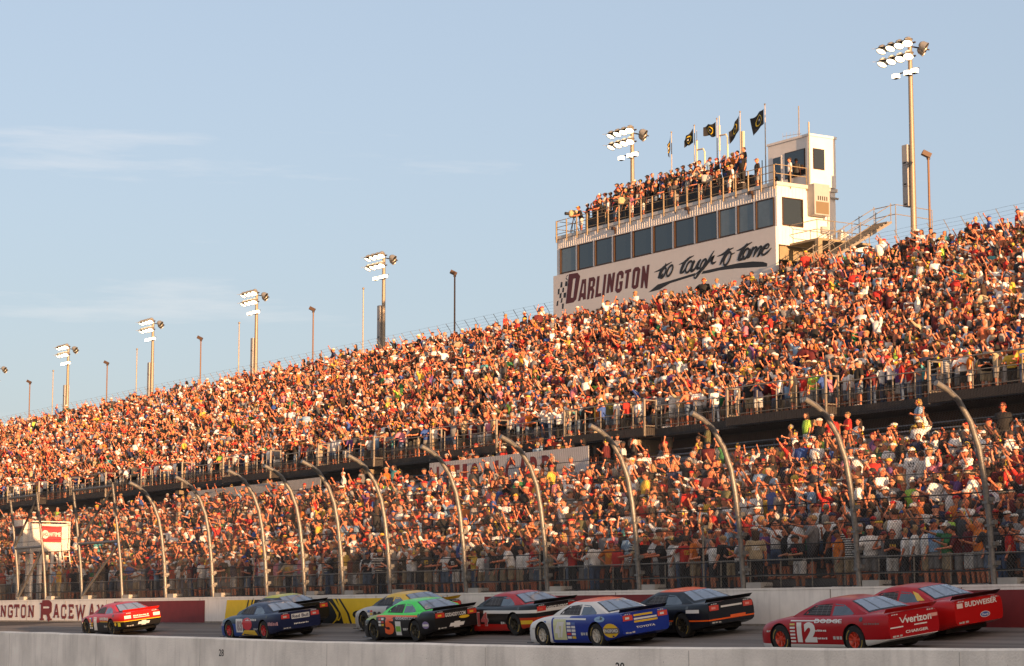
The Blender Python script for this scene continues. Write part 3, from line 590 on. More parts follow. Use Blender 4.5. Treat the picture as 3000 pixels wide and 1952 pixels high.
def crowd_material():
    m = bpy.data.materials.new('crowd'); m.use_nodes = True; n = m.node_tree.nodes; l = m.node_tree.links; b = n['Principled BSDF']; b.inputs['Roughness'].default_value = .8
    a = n.new('ShaderNodeAttribute'); a.attribute_name = 'col'
    t = n.new('ShaderNodeTexCoord'); z = n.new('ShaderNodeTexNoise'); z.inputs['Scale'].default_value = 9; z.inputs['Detail'].default_value = 3
    r = n.new('ShaderNodeMapRange'); r.inputs[1].default_value = .3; r.inputs[2].default_value = .7; r.inputs[3].default_value = .7; r.inputs[4].default_value = 1.12
    x = n.new('ShaderNodeMix'); x.data_type = 'RGBA'; x.blend_type = 'MULTIPLY'; x.inputs[0].default_value = 1
    l.new(t.outputs['Object'], z.inputs['Vector']); l.new(z.outputs['Fac'], r.inputs[0]); l.new(a.outputs['Color'], x.inputs[6]); l.new(r.outputs[0], x.inputs[7]); l.new(x.outputs[2], b.inputs['Base Color'])
    return m
def build_crowd(name, plist, label, cmat, LP):
    V = []; T = []; Cc = []; off = 0; rng = random.Random(3)
    for (x, y, z, az, pi, o, sc, fat) in plist:
        lp = LP[pi]; ca, sa = math.cos(az), math.sin(az)
        use = [('body', o['skin'])]
        if o['shirt'][1]: use.append(('shirt', o['shirt'][1]))
        use.append(('shorts', o['legs'][1]))
        use.append(('long_hair' if o['lh'] else 'hair', o['hair'][1])) if (o['lh'] or not o['head']) else use.append(('cap', o['head'][2]))
        if o['set_']: use.append(('headset', (.75, .55, .03) if rng.random() < .6 else (.5, .03, .02)))
        if o['sun']: use.append(('sunglasses', (.01, .01, .012)))
        for k, c in use:
            v, t = lp[k]; w = v * sc; wx = (w[:, 0] * ca - w[:, 1] * sa) * fat + x; wy = (w[:, 0] * sa + w[:, 1] * ca) * fat + y
            V.append(np.stack([wx, wy, w[:, 2] + z], 1)); T.append(t + off); off += len(v)
            Cc.append(np.tile(np.array([*c, 1.0]), (len(v), 1)))
    V = np.concatenate(V).astype(np.float32); T = np.concatenate(T).astype(np.int32); Cc = np.concatenate(Cc).astype(np.float32)
    me = bpy.data.meshes.new(name); me.vertices.add(len(V)); me.vertices.foreach_set('co', V.ravel()); me.loops.add(T.size); me.loops.foreach_set('vertex_index', T.ravel())
    me.polygons.add(len(T)); me.polygons.foreach_set('loop_start', np.arange(0, T.size, 3, dtype=np.int32)); me.polygons.foreach_set('use_smooth', np.ones(len(T), dtype=bool))
    at = me.attributes.new('col', 'FLOAT_COLOR', 'POINT'); at.data.foreach_set('color', Cc.ravel()); me.materials.append(cmat); me.update(); me.validate()
    print(name, len(plist), 'figures', len(T), 'tris')
    return tag(link(name, me), label, 'crowd', kind='stuff')

CA = math.cos(R(32.894)); SA = math.sin(R(32.894)); CP = math.cos(R(7.2)); SP = math.sin(R(7.2))
def px(x, y, z):
    d = (x * SA + y * CA) * CP + z * SP; return 1190 + 5200 * (x * CA - y * SA) / d, 774.5 - 5200 * (-(x * SA + y * CA) * SP + z * CP) / d, d
def ordn(k):
    a = 'first second third fourth fifth sixth seventh eighth ninth tenth eleventh twelfth thirteenth fourteenth fifteenth sixteenth seventeenth eighteenth nineteenth'.split()
    if k < 19: return a[k]
    k += 1; t = {2: 'twent', 3: 'thirt', 4: 'fort', 5: 'fift'}[min(5, k // 10)]
    return t + 'ieth' if k % 10 == 0 else t + 'y-' + a[k % 10 - 1]
rng = random.Random(11)
cand = []
def pick_pose(r, front):
    if front: return rng.choices(range(12), weights=(18, 4, 1, 9, 16, 8, 5, 3, 3, 7, 2, 4))[0]
    return rng.choices(range(12), weights=(25, 11, 3, 11, 3, 6, 10, 9, 9, 4, 4, 8))[0]
def face(rng):   # most look across the track and to where the cars have gone
    return math.pi - R(rng.gauss(18, 40))
for i in range(20):
    x = LX(i) - .1; y = x / 1.16 - 5
    while y < x / .362:
        y += rng.gauss(.44, .05)
        occ = .97 if i < 10 else (.92, .86, .72, .5, .3, .15, .05, .02, .0, .0)[i - 10]
        if i >= 10 and y < 84: occ = (.82, .62, .42, .28, .18, .1, .05, .03, 0, 0)[i - 10]
        if i >= 11 and 81 < y < 98: occ = .30
        if i == 0: occ = .92
        if i == 0 and 51.3 < y < 55: occ = .15
        if rng.random() > occ: continue
        pi = pick_pose(i, i == 0)
        cand.append(dict(t='L', i=i, x=x + (rng.gauss(-.25, .06) if i == 0 else rng.gauss(0, .09)), y=y, z=LZ(i) + ((.42 if rng.random() < .28 else 0) if 3 < i < 11 else 0), az=face(rng), pi=pi, o=outfit(rng), sc=rng.gauss(1.0, .055), fat=max(.92, rng.gauss(1.12, .12))))
for j in range(-1, 27):
    x = UX(j) - .1 if j >= 0 else 60.85; y = x / 1.16 - 5
    while y < x / .362:
        y += rng.gauss(.43, .05) if j >= 0 else rng.gauss(.72, .15)
        if rng.random() > (.97 if j > 0 else .86): continue
        if j > 24 and rng.random() < .25: continue
        if j >= 25 and 97 < y < 120: continue
        z = UZ(max(j, 0)) if j >= 0 else 8.38
        cand.append(dict(t='U', i=j, x=x + rng.gauss(0, .09), y=y, z=z + (.42 if j > 2 and rng.random() < .2 else 0), az=face(rng), pi=pick_pose(j, j < 0), o=outfit(rng), sc=rng.gauss(1.0, .055), fat=max(.92, rng.gauss(1.12, .12))))
for c in cand:
    u, v, d = px(c['x'], c['y'], c['z'] + .9); c['u'] = u; c['v'] = v; c['d'] = d
    vis = 1.0 if (c['t'] == 'L' and c['i'] == 0) or (c['t'] == 'U' and c['i'] == -1) else .86 if (c['t'], c['i']) == ('U', 0) else .55 if c['z'] - (LZ(c['i']) if c['t'] == 'L' else UZ(max(c['i'], 0))) < .1 else .68
    c['s'] = (vis / d if -8 < u < 2388 else 0)
cand.sort(key=lambda c: -c['s'])
NH = 222
heroes = cand[:NH]; rest = [c for c in cand[NH:]]
posts_px = [(y, px(42.2, y, 2.4)[0]) for y in PY + PS]
cells = {}
for c in heroes:
    k = sum(1 for y, u in posts_px if u > c['u'] + 0); c['cell'] = k
    rowname = {('L', 0): 'front row by fence', ('U', -1): 'on the upper walkway', ('U', 0): 'first upper row'}.get((c['t'], c['i']), f"{ordn(min(c['i'], 16))} row behind fence row" if c['t'] == 'L' else 'upper rows')
    c['row'] = rowname; cells.setdefault((k, rowname), []).append(c)
for (k, rn), L in cells.items():
    L.sort(key=lambda c: -c['u'])
    for n_, c in enumerate(L):
        o = c['o']; sh = (o['shirt'][0] + ' shirt') if o['shirt'][1] else 'no shirt'
        hd = (o['head'][1] + (' cap' if o['head'][0] == 'cap' else ' hat')) if o['head'] else o['hair'][0].split()[-1] + ' hair'
        rn2 = {'front row by fence': 'front row', 'on the upper walkway': 'upper walkway', 'first upper row': 'first upper row'}.get(rn, rn.replace(' behind fence row', ' lower row'))
        where = f'{ordn(n_)} past {ordn(k - 1)} fence post' if k > 0 else f'{ordn(n_)} from right edge'
        c['label'] = f'{sh}, {hd}, {POSES[c["pi"]][3].split()[0] if 0 else POSES[c["pi"]][3]}, {where}, {rn2}'
        if len(c['label'].replace(',', ' ').split()) > 16: c['label'] = c['label'].replace(POSES[c['pi']][3] + ', ', '')
for c in heroes:
    place_person(c['x'], c['y'], c['z'], c['az'], c['pi'], c['o'], c['label'], 'spectators in the lower grandstand' if c['t'] == 'L' else 'spectators in the upper grandstand', c['sc'], c['fat'])
LP = {k: lowpoly(k) for k in range(12)}
cm = crowd_material()
for nm, tt, lab in (('crowd', 'L', 'dense crowd of spectators filling the lower grandstand'), ('crowd', 'U', 'dense crowd of spectators filling the upper grandstand')):
    build_crowd(nm, [(c['x'], c['y'], c['z'], c['az'], c['pi'], c['o'], c['sc'], c['fat']) for c in rest if c['t'] == tt], lab, cm, LP)

# ------------------------------------------------------------------ race cars (local: x to the nose, y to the car's left, z up)
def cmr(xs, ys, x):
    return float(np.interp(x, xs, ys))
def smooth_arr(xs, ys, q):
    a = np.array([np.interp(t, xs, ys) for t in q]); k = np.array([1, 2, 3, 2, 1]) / 9; p = np.pad(a, 2, mode='edge'); return np.convolve(p, k, 'valid')
XC = [-2.50, -2.40, -1.8, -1.2, 0, .9, 1.5, 2.1, 2.4, 2.5]
XZ = [.95, .965, .965, .95, .93, .92, .87, .76, .63, .50]
SX = [-2.50, -2.0, -1.2, 0, .9, 1.5, 2.1, 2.4, 2.5]; SZ = [.93, .95, .93, .89, .87, .83, .72, .57, .44]
WX = [-2.50, -2.42, -2.2, -1.8, -1.2, 0, 1.0, 1.5, 1.9, 2.2, 2.4, 2.5]; WW = [.80, .87, .925, .965, .97, .945, .955, .965, .955, .89, .76, .60]
BX = [-2.5, -2.3, -1.9, -1.0, 1, 2.2, 2.5]; BZ = [.36, .30, .22, .14, .12, .10, .10]
def section(x, zc, zs, w, zb):
    h = [(0, zb), (w - .08, zb), (w - .025, zb + .05), (w - .005, zb + .16), (w, zb + .30), (w, zs - .26), (w - .012, zs - .13), (w - .04, zs - .05), (w - .09, zs - .005), (w - .2, zs + (zc - zs) * .45 + .01), (w * .5, zs + (zc - zs) * .85 + .008), (0, zc + .01)]
    return [(x, y, z) for y, z in h] + [(x, -y, z) for y, z in h[-2:0:-1]]
def make_car_meshes():
    q = np.linspace(-2.5, 2.5, 64); a = smooth_arr(XC, XZ, q); s = smooth_arr(SX, SZ, q); w = smooth_arr(WX, WW, q); z = smooth_arr(BX, BZ, q)
    b = MB(); b.loft([section(q[i], a[i], s[i], w[i], z[i]) for i in range(64)]); body = b.mesh('car_body', [])
    c = MB()
    for X in (1.42, -1.37):
        for sd in (-1, 1):
            n = 28; c.tube([(X, sd * .62, .35), (X, sd * 1.2, .35)], .405, n)
    cut = link('cut', c.mesh('cut', [])); o = link('b', body); m = o.modifiers.new('b', 'BOOLEAN'); m.object = cut; m.operation = 'DIFFERENCE'; m.solver = 'EXACT'
    dg = bpy.context.evaluated_depsgraph_get(); body = bpy.data.meshes.new_from_object(o.evaluated_get(dg), depsgraph=dg)
    bpy.data.objects.remove(o); bpy.data.objects.remove(cut)
    q = np.linspace(-1.82, 1.08, 44)
    rz = smooth_arr([-1.82, -1.5, -1.15, -.85, -.3, .1, .35, .7, 1.08], [.94, 1.055, 1.19, 1.275, 1.315, 1.295, 1.235, 1.07, .90], q)
    rw = smooth_arr([-1.82, -1.4, -.9, -.3, .3, .7, 1.08], [.70, .63, .575, .56, .575, .64, .70], q)
    bw = smooth_arr([-1.82, -1.2, -.5, .5, 1.08], [.76, .83, .85, .83, .74], q)
    rings = []
    for i, x in enumerate(q):
        z0 = .86; zr = max(rz[i], .90); t = (zr - .93) / .35; wt = bw[i] + (rw[i] - bw[i]) * max(.12, min(1, t + .15))
        h = [(0, z0), (bw[i], z0), (bw[i] + (wt - bw[i]) * .35, z0 + (zr - z0) * .35), (bw[i] + (wt - bw[i]) * .72, z0 + (zr - z0) * .70), (wt, zr - .045 * min(1, max(.2, t))), (wt - .05, zr - .012), (wt - .14, zr + .006), (wt * .45, zr + .018), (0, zr + .022)]
        rings.append([(x, y, z) for y, z in h] + [(x, -y, z) for y, z in h[-2:0:-1]])
    g = MB(); g.loft(rings); green = g.mesh('car_greenhouse', [])
    for me in (body, green): me.shade_smooth(); me.set_sharp_from_angle(angle=R(38))
    return body, green
CB, CG = make_car_meshes()
def bvh_of(me): return BVHTree.FromPolygons([v.co for v in me.vertices], [tuple(p.vertices) for p in me.polygons])
TB, TG = bvh_of(CB), bvh_of(CG)
def gridcut(vs, fs, st):
    bm = bmesh.new(); vv = [bm.verts.new((p[0], p[1], 0)) for p in vs]
    for f in fs:
        try: bm.faces.new([vv[i] for i in f])
        except ValueError: pass
    for ax in (0, 1):
        lo = min(p[ax] for p in vs); hi = max(p[ax] for p in vs); t = lo + st
        while t < hi:
            co_ = [0, 0, 0]; co_[ax] = t; no = [0, 0, 0]; no[ax] = 1
            bmesh.ops.bisect_plane(bm, geom=bm.verts[:] + bm.edges[:] + bm.faces[:], plane_co=co_, plane_no=no); t += st
    bm.verts.index_update(); r = ([(v.co.x, v.co.y) for v in bm.verts], [tuple(v.index for v in f.verts) for f in bm.faces]); bm.free(); return r
def project(vs, fs, side, tree, off, st=.14):
    """lay a flat shape on the car: side L uses (x,z) from the left, B uses (-y,z) from behind, T uses (x,y) from above"""
    vs, fs = gridcut(vs, fs, st); out = []; ok = []
    for a, c in vs:
        o, d = {'L': ((a, 3, c), (0, -1, 0)), 'R': ((a, -3, c), (0, 1, 0)), 'B': ((-5, -a, c), (1, 0, 0)), 'T': ((a, c, 3), (0, 0, -1))}[side]
        best = None
        for t in (tree if isinstance(tree, tuple) else (tree,)):
            h, n, i, dd = t.ray_cast(Vector(o), Vector(d))
            if h is not None and (best is None or dd < best[1]): best = (h, dd)
        if best is None: out.append((0, 0, 0)); ok.append(False)
        else: out.append(tuple(best[0] - Vector(d) * off)); ok.append(True)
    return out, [f for f in fs if all(ok[i] for i in f)]
GLS = mat('car_glass', (.015, .018, .024), .05, 0, spec=1, coat=1); NET = mat('window_net', (.02, .02, .022), .8); RGLS = mat('rear_glass_sky_tint', (.20, .25, .34), .16, 0, spec=1, coat=1)  # light-blue sky reflection of the rear window is put into its base colour
SPO = mat('spoiler_black', (.012, .012, .013), .35); RIMY = mat('rim_dark', (.05, .045, .03), .45, .6); DK = mat('wheel_well', (.006, .006, .006), .9)
FLATM = {}
def flat(c, r=.35, e=0):
    k = (tuple(c), r, e)
    if k not in FLATM: FLATM[k] = mat('decal_paint', c, r, coat=.4, emit=e)
    return FLATM[k]
WHT = (.72, .72, .70); REDL = (.55, .03, .02); YEL = (.75, .48, .02); ORG = (.88, .12, .01); NVY = (.012, .018, .06); BLK = (.012, .012, .013); BLU = (.012, .035, .28); GRN = (.03, .80, .03)
def paint(base, zones, rough=.28):
    m = bpy.data.materials.new('car_paint'); m.use_nodes = True; n = m.node_tree.nodes; l = m.node_tree.links; bs = n['Principled BSDF']; bs.inputs['Roughness'].default_value = rough; bs.inputs['Coat Weight'].default_value = .12; bs.inputs['Specular IOR Level'].default_value = .28; bs.inputs['Coat Roughness'].default_value = .08
    t = n.new('ShaderNodeTexCoord'); s = n.new('ShaderNodeSeparateXYZ'); l.new(t.outputs['Object'], s.inputs[0])
    rgb = n.new('ShaderNodeRGB'); rgb.outputs[0].default_value = (*base, 1); cur = rgb.outputs[0]
    for conds, col in zones:      # each condition (a, c, d): a*x + c*z > d
        f = None
        for a, c, d in conds:
            m1 = n.new('ShaderNodeMath'); m1.operation = 'MULTIPLY'; l.new(s.outputs[0], m1.inputs[0]); m1.inputs[1].default_value = a
            m2 = n.new('ShaderNodeMath'); m2.operation = 'MULTIPLY_ADD'; l.new(s.outputs[2], m2.inputs[0]); m2.inputs[1].default_value = c; l.new(m1.outputs[0], m2.inputs[2])
            m3 = n.new('ShaderNodeMath'); m3.operation = 'GREATER_THAN'; l.new(m2.outputs[0], m3.inputs[0]); m3.inputs[1].default_value = d
            if f is None: f = m3.outputs[0]
            else: m4 = n.new('ShaderNodeMath'); m4.operation = 'MULTIPLY'; l.new(f, m4.inputs[0]); l.new(m3.outputs[0], m4.inputs[1]); f = m4.outputs[0]
        x = n.new('ShaderNodeMix'); x.data_type = 'RGBA'; l.new(f, x.inputs[0]); l.new(cur, x.inputs[6]); x.inputs[7].default_value = (*col, 1); cur = x.outputs[2]
    l.new(cur, bs.inputs['Base Color']); return m
def build_car(X, Y, label, pm, rim, decals, spoiler=None, roofc=None, seed=1, labels=()):
    r = thing('race_car', label, 'race car'); rg = random.Random(seed)
    me = CB.copy(); me.materials.clear(); me.materials.append(pm); me.materials.append(DK)
    for p in me.polygons:
        c = p.center
        for wx in (1.42, -1.37):
            dd = math.hypot(c.x - wx, c.z - .35)
            if abs(c.y) < .935 and dd < .42 and (abs(p.normal.y) > .8 and abs(c.y) < .7 or abs(p.normal.y) < .5) and c.z < .8: p.material_index = 1
    body = link('body', me, r); g = CG.copy(); g.materials.clear(); g.materials.append(roofc or pm); link('roof', g, body)
    def dec(vs, fs, side, m, name, k=1, tree=(TB, TG), st=.14, parent=body, lab=None):
        v, f = project(vs, fs, side, tree, .004 * k, st)
        if f:
            o = MB().add(v, f).build(name, m, parent)
            if lab: o['label'] = lab
    def shp(pts, side, m, name, k=1, tree=(TB, TG), lab=None): v, f = poly2d([pts]); dec(v, f, side, m, name, k, tree, lab=lab)
    # glass
    for sd in ('L', 'R'):
        shp([(.66, .935), (.50, 1.06), (.30, 1.165), (-.36, 1.205), (-.42, .925)], sd, NET, 'side_window', 1, TG)
        shp([(-.50, .925), (-.46, 1.20), (-.80, 1.175), (-1.02, 1.09), (-1.25, .975), (-1.2, .94)], sd, GLS, 'quarter_window', 1, TG)
        for k in range(6): z = .965 + k * .038; dec([(.45 - k * .05, z), (-.40, z), (-.40, z + .010), (.45 - k * .05, z + .010)], [(0, 1, 2, 3)], sd, flat((.16, .16, .17), .8), 'net_strap', 3, TG)
        for k in range(3): x = -.28 + k * .2; dec([(x, .945), (x + .014, .945), (x + .014, 1.17), (x, 1.17)], [(0, 1, 2, 3)], sd, flat((.16, .16, .17), .8), 'net_strap', 4, TG)
    dec([(-.93, -.50), (-.93, .50), (-1.70, .66), (-1.70, -.66)], [(0, 1, 2, 3)], 'T', SPO, 'rear_window_frame', 1, TG)
    dec([(-.97, -.47), (-.97, .47), (-1.64, .61), (-1.64, -.61)], [(0, 1, 2, 3)], 'T', RGLS, 'rear_window', 2.5, TG)
    for y in (-.2, .2): dec([(-.99, y * 1.0 - .01), (-.99, y + .01), (-1.63, y * 1.25 + .01), (-1.63, y * 1.25 - .01)], [(0, 1, 2, 3)], 'T', SPO, 'window_strap', 4, TG)
    dec([(.98, -.62), (.98, .62), (.27, .50), (.27, -.50)], [(0, 1, 2, 3)], 'T', GLS, 'windscreen', 1.5, TG)
    # spoiler, splitter, exhaust skirt
    b = MB(); b.loft([[(-2.38, -.80, .975), (-2.38, .80, .975), (-2.36, .80, .975), (-2.36, -.80, .975)], [(-2.50, -.83, 1.08), (-2.50, .83, 1.08), (-2.48, .83, 1.08), (-2.48, -.83, 1.08)]])
    sp = b.build('spoiler', spoiler or SPO, r)
    for y in (-.5, 0, .5): MB().bar((-2.44, y, 1.05), (-2.2, y, .99), .02).build('spoiler_brace', SPO, sp)
    b = MB(); b.box(2.2, 2.54, -.80, .80, .085, .105); b.build('splitter', SPO, r)
    b = MB(); b.box(-2.0, 2.0, -.7, .7, .14, .30); b.build('underbody', DK, r)
    # wheels
    for wx in (1.42, -1.37):
        for sd in (-1, 1):
            y = sd * .80; t = MB(); t.lathe([(.20, -.15), (.33, -.15), (.352, -.11), (.357, 0), (.352, .11), (.33, .15), (.20, .15)], (wx, y, .355), (0, 1, 0), 28)
            w = t.build('wheel', M['rubber'], r, 40)
            t = MB(); t.lathe([(.205, sd * .148), (.19, sd * .11), (.15, sd * .07), (.07, sd * .09), (.06, sd * .13), (0.002, sd * .135)], (wx, y, .355), (0, 1, 0), 20)
            for k in range(8): a = k * math.pi / 4; t.bar((wx + .06 * math.cos(a), y + sd * .10, .355 + .06 * math.sin(a)), (wx + .19 * math.cos(a), y + sd * .125, .355 + .19 * math.sin(a)), .035)
            t.build('rim', rim, w, 40)
            t = MB()
            for a0 in (0, math.pi):
                vs = [(wx + rr * math.cos(a0 + a), y + sd * .1515, .355 + rr * math.sin(a0 + a)) for rr in (.265, .29) for a in np.linspace(0, 1.0, 9)]
                t.add(vs, [(i, i + 1, i + 10, i + 9) for i in range(8)])
            t.build('tyre_lettering', flat((.35, .24, .03), .6), w)
    decals = decals + [('oval', 'L', -1.62, .80, .11, .13, (.04, .04, .04), 'fuel_filler', 3)] + smudge(-.78, .905, .035, .3, (.5, .5, .5), 'B', 4, seed) + smudge(.45, .905, .035, .3, (.5, .5, .5), 'B', 4, seed + 3) + smudge(-.72, .38, .05, .34, (.45, .45, .42), 'B', 3, seed + 5) + smudge(-.62, .36, .09, .38, (.5, .5, .48), 'L', 3, seed + 7) + smudge(1.95, .52, .05, .3, (.5, .5, .45), 'L', 3, seed + 8)
    for d in decals:
        kind, side, a, c, h, w, col = d[:7]; txt = d[7] if len(d) > 7 else None; lay = d[8] if len(d) > 8 else 2
        if kind == 'text':
            vs, fs = text2d(txt, h, w, .06 if txt.isdigit() else .025)
            if side == 'L': dec([(a - u, c + v) for u, v in vs], fs, 'L', flat(col), 'lettering', lay, st=.2)
            elif side == 'T': dec([(a + v, c - u) for u, v in vs], fs, 'T', flat(col), 'lettering', lay, st=.2)
            else: dec([(a + u, c + v) for u, v in vs], fs, 'B', flat(col), 'lettering', lay, st=.2)
        elif kind == 'box':
            sk = d[9] if len(d) > 9 else 0
            s = -1 if side == 'L' else 1
            dec([(a, c), (a + s * w, c), (a + s * (w + sk * 0) + sk, c + h), (a + sk, c + h)], [(0, 1, 2, 3)], side, flat(col), txt or 'marking', lay)
        elif kind == 'oval':
            s = -1 if side == 'L' else 1
            dec([(a + s * w / 2 + w / 2 * math.cos(t), c + h / 2 + h / 2 * math.sin(t)) for t in np.linspace(0, 2 * math.pi, 24, endpoint=False)], [tuple(range(24))], side, flat(col), txt or 'emblem', lay)
        elif kind == 'poly': shp(a, side, flat(col), 'marking', lay)
    z = zt(X); r.location = (X, Y, z + .01)
    r.rotation_euler = (0, math.atan(.125), 0); r.rotation_mode = 'XYZ'
    # nose to +Y, then banked with the track
    r.matrix_world = Matrix.Translation((X, Y, z + .012)) @ Matrix.Rotation(-math.atan(.125), 4, 'Y') @ Matrix.Rotation(R(90 + rg.uniform(-1, 1)), 4, 'Z')
    return r
def bowtie(y, z, s, side='B'): return ('poly', side, [(y - .19 * s, z - .035 * s), (y - .15 * s, z + .035 * s), (y - .06 * s, z + .035 * s), (y - .06 * s, z + .06 * s), (y + .08 * s, z + .06 * s), (y + .08 * s, z + .035 * s), (y + .19 * s, z + .035 * s), (y + .15 * s, z - .035 * s), (y + .06 * s, z - .035 * s), (y + .06 * s, z - .06 * s), (y - .08 * s, z - .06 * s), (y - .08 * s, z - .035 * s)], 0, 0, 0, WHT, None, 3)
def lights(c1=REDL, c2=(.6, .55, .5)):
    return [('box', 'B', -.78, .74, .15, .34, c1), ('box', 'B', .44, .74, .15, .34, c1), ('box', 'B', -.70, .78, .06, .14, c2, None, 3), ('box', 'B', .52, .78, .06, .14, c2, None, 3)]
def contingency(x0=1.02, z0=.24, seed=0, n=5, dx=.19):
    rg = random.Random(seed); out = []
    for i in range(n):
        for k in range(2): out.append(('box', 'L', x0 - k * dx, z0 + i * .10, .07, dx * .85, rg.choice([WHT, WHT, YEL, REDL, (.05, .12, .4)]), 'sticker'))
    return out
GR = 'race cars racing past on the track'
def smudge(a, c, h, w, col=WHT, side='L', n=7, seed=1):
    rg = random.Random(seed); out = []; x = a
    for i in range(n):
        ww = w / n; out.append(('box', side, x, c + rg.uniform(0, .1) * h, h * rg.uniform(.7, 1), ww * rg.uniform(.6, .9), col, 'marking')); x += -ww if side == 'L' else ww
    return out
PX = []
cars = []
cars.append(build_car(38.4, 90.2, 'red and black race car numbered 1, farthest ahead of the pack', paint((.50, .012, .012), [([(0, -1, -.56)], BLK), ([(0, -1, -.60), (-1, 0, .0)], BLK), ([(-1, 0, .15), (0, 1, .585), (0, -1, -.615)], YEL)]), RIMY,
    [('text', 'L', .55, .24, .56, .34, WHT, '1'), ('oval', 'L', -1.78, .42, .15, .18, YEL), ('box', 'L', -2.08, .40, .16, .2, (.5, .5, .03), 'sticker')] + smudge(-.15, .66, .13, 1.15, WHT, seed=3) + contingency(1.0, .3, 2, 5, .17) + [('box', 'B', -.80, .70, .13, .30, WHT), ('box', 'B', .50, .70, .13, .30, WHT)] + smudge(-.40, .76, .06, .72, WHT, 'B', 8) + [('box', 'B', -.40, .70, .03, .72, WHT), bowtie(.05, .47, 1.5)], spoiler=flat((.5, .015, .012)), seed=1))
cars.append(build_car(38.1, 75.5, 'dark navy race car with red rear wheel rim and white number panel', paint(NVY, [([(1, .0, .25), (0, -1, -.62)], (.02, .07, .30)), ([(1, 0, .5), (0, 1, .60)], (.03, .06, .10))]), flat((.45, .02, .02)),
    [('box', 'L', .80, .28, .50, .54, WHT, 'number_panel'), ('text', 'L', .72, .33, .38, .42, (.35, .3, .32), '83', 3), ('oval', 'L', .30, .36, .46, .80, (.6, .02, .03)), ('poly', 'L', [(.45, .16), (.15, .36), (-.7, .36), (-.85, .18)], 0, 0, 0, YEL)] + smudge(-1.78, .52, .13, .62, (.55, .28, .3), seed=5) + smudge(.0, .70, .09, .9, WHT, seed=6)
    + lights((.6, .05, .04)) + [('box', 'B', -.36, .70, .18, .74, WHT), ('text', 'B', -.32, .73, .12, .66, NVY, 'Red Bull', 3)] + smudge(-.28, .50, .05, .62, WHT, 'B', 9), seed=2))
cars.append(build_car(40.5, 79.2, 'dark race car with yellow edged roof half hidden behind the navy car', paint(BLK, [([(0, 1, 1.24)], (.45, .5, .02))]), RIMY, lights((.6, .05, .04), YEL) + [('text', 'L', .8, .3, .42, .7, WHT, '00')], seed=3))
cars.append(build_car(38.5, 65.2, 'bright green and black race car with a big orange number 5', paint(BLK, [([(0, 1, .86), (1, 0, -1.75)], GRN), ([(0, 1, .80), (0, -1, -.86), (1, 0, -1.7)], ORG), ([(1, 0, 1.2), (0, 1, .70)], (.30, .42, .06))]), RIMY,
    [('text', 'L', .62, .22, .60, .62, ORG, '5'), ('text', 'L', -.15, .72, .09, 1.35, WHT, 'GODADDY.COM', 3), ('box', 'L', -.10, .20, .46, .38, WHT, 'sticker'), ('box', 'L', -.13, .32, .18, .32, (.2, .5, .05), 'sticker', 3), ('oval', 'L', -1.90, .42, .24, .36, (.25, .2, .4)), ('box', 'L', -1.93, .50, .07, .3, WHT, 'sticker', 3)] + contingency(1.02, .5, 4, 3)
    + lights((.55, .04, .02), YEL) + [('text', 'B', -.42, .74, .12, .78, WHT, 'GODADDY.COM'), ('oval', 'B', .10, .63, .10, .40, YEL), bowtie(.0, .47, 1.6)], roofc=flat(GRN, .3), seed=4))
cars.append(build_car(40.7, 69.8, 'silver race car with a yellow roof and yellow spoiler behind the green car', paint((.45, .45, .44), [([(-1, 0, .2)], (.02, .02, .022)), ([(0, 1, 1.1)], YEL)]), RIMY,
    [('text', 'L', .7, .3, .42, .6, BLK, '39')] + contingency(1.1, .3, 9, 5) + lights((.6, .05, .04), YEL), spoiler=flat(YEL), roofc=paint(YEL, [([(0, -1, -1.05)], BLK), ([(1, 0, .25)], (.02, .02, .02))]), seed=5))
cars.append(build_car(40.2, 61.9, 'black and red race car with a white number 14, behind the white and blue one', paint(BLK, [([(0, -1, -.36)], (.42, .015, .012)), ([(-1, 0, 1.45), (0, -1, -.56)], (.5, .05, .015)), ([(0, 1, .70), (0, -1, -.80), (-1, 0, -.4)], WHT)]), RIMY,
    [('text', 'L', .78, .30, .46, .66, WHT, '14', 3), ('text', 'L', .76, .31, .43, .62, (.45, .1, .1), '14', 4), ('box', 'L', -1.75, .36, .12, .6, YEL, 'flame', 3)] + [('text', 'B', -.42, .73, .13, .84, WHT, 'OFFICE DEPOT')] + lights((.6, .03, .02), (.6, .1, .05)), roofc=paint((.45, .015, .012), [([(0, -1, -1.22), (1, 0, -.6)], BLK)]), seed=6))
cars.append(build_car(37.9, 54.0, 'white and blue race car with a yellow oval behind its rear wheel', paint(BLU, [([(1, .9, .78), (0, 1, .86)], WHT), ([(1, 0, .95)], WHT), ([(-1, 0, -1.05), (1, 0, .9)], WHT)]), flat((.5, .48, .42), .3),
    [('box', 'L', .80, .22, .60, .66, (.60, .62, .35), 'number_panel'), ('text', 'L', .72, .27, .48, .50, WHT, '47', 3), ('box', 'L', .78, .80, .05, 1.7, WHT, 'stripe'), ('oval', 'L', -1.76, .30, .40, .62, YEL), ('box', 'L', -1.74, .42, .15, .66, (.12, .10, .09), 'band', 3), ('text', 'L', -1.78, .45, .09, .58, WHT, 'KINGSFORD', 4), ('oval', 'L', -1.35, .74, .16, .5, (.2, .35, .55))] + contingency(1.35, .3, 7, 5, .2) + contingency(.10, .26, 8, 5, .24)
    + lights((.65, .06, .03), WHT) + [('box', 'B', -.40, .84, .055, .66, YEL), ('box', 'B', -.40, .66, .055, .82, YEL), ('box', 'B', -.40, .74, .05, .8, WHT), ('text', 'B', -.34, .50, .055, .66, WHT, 'TOYOTA')], roofc=paint(WHT, [([(0, 1, 1.275), (1, 0, -.9)], ORG)]), seed=7))
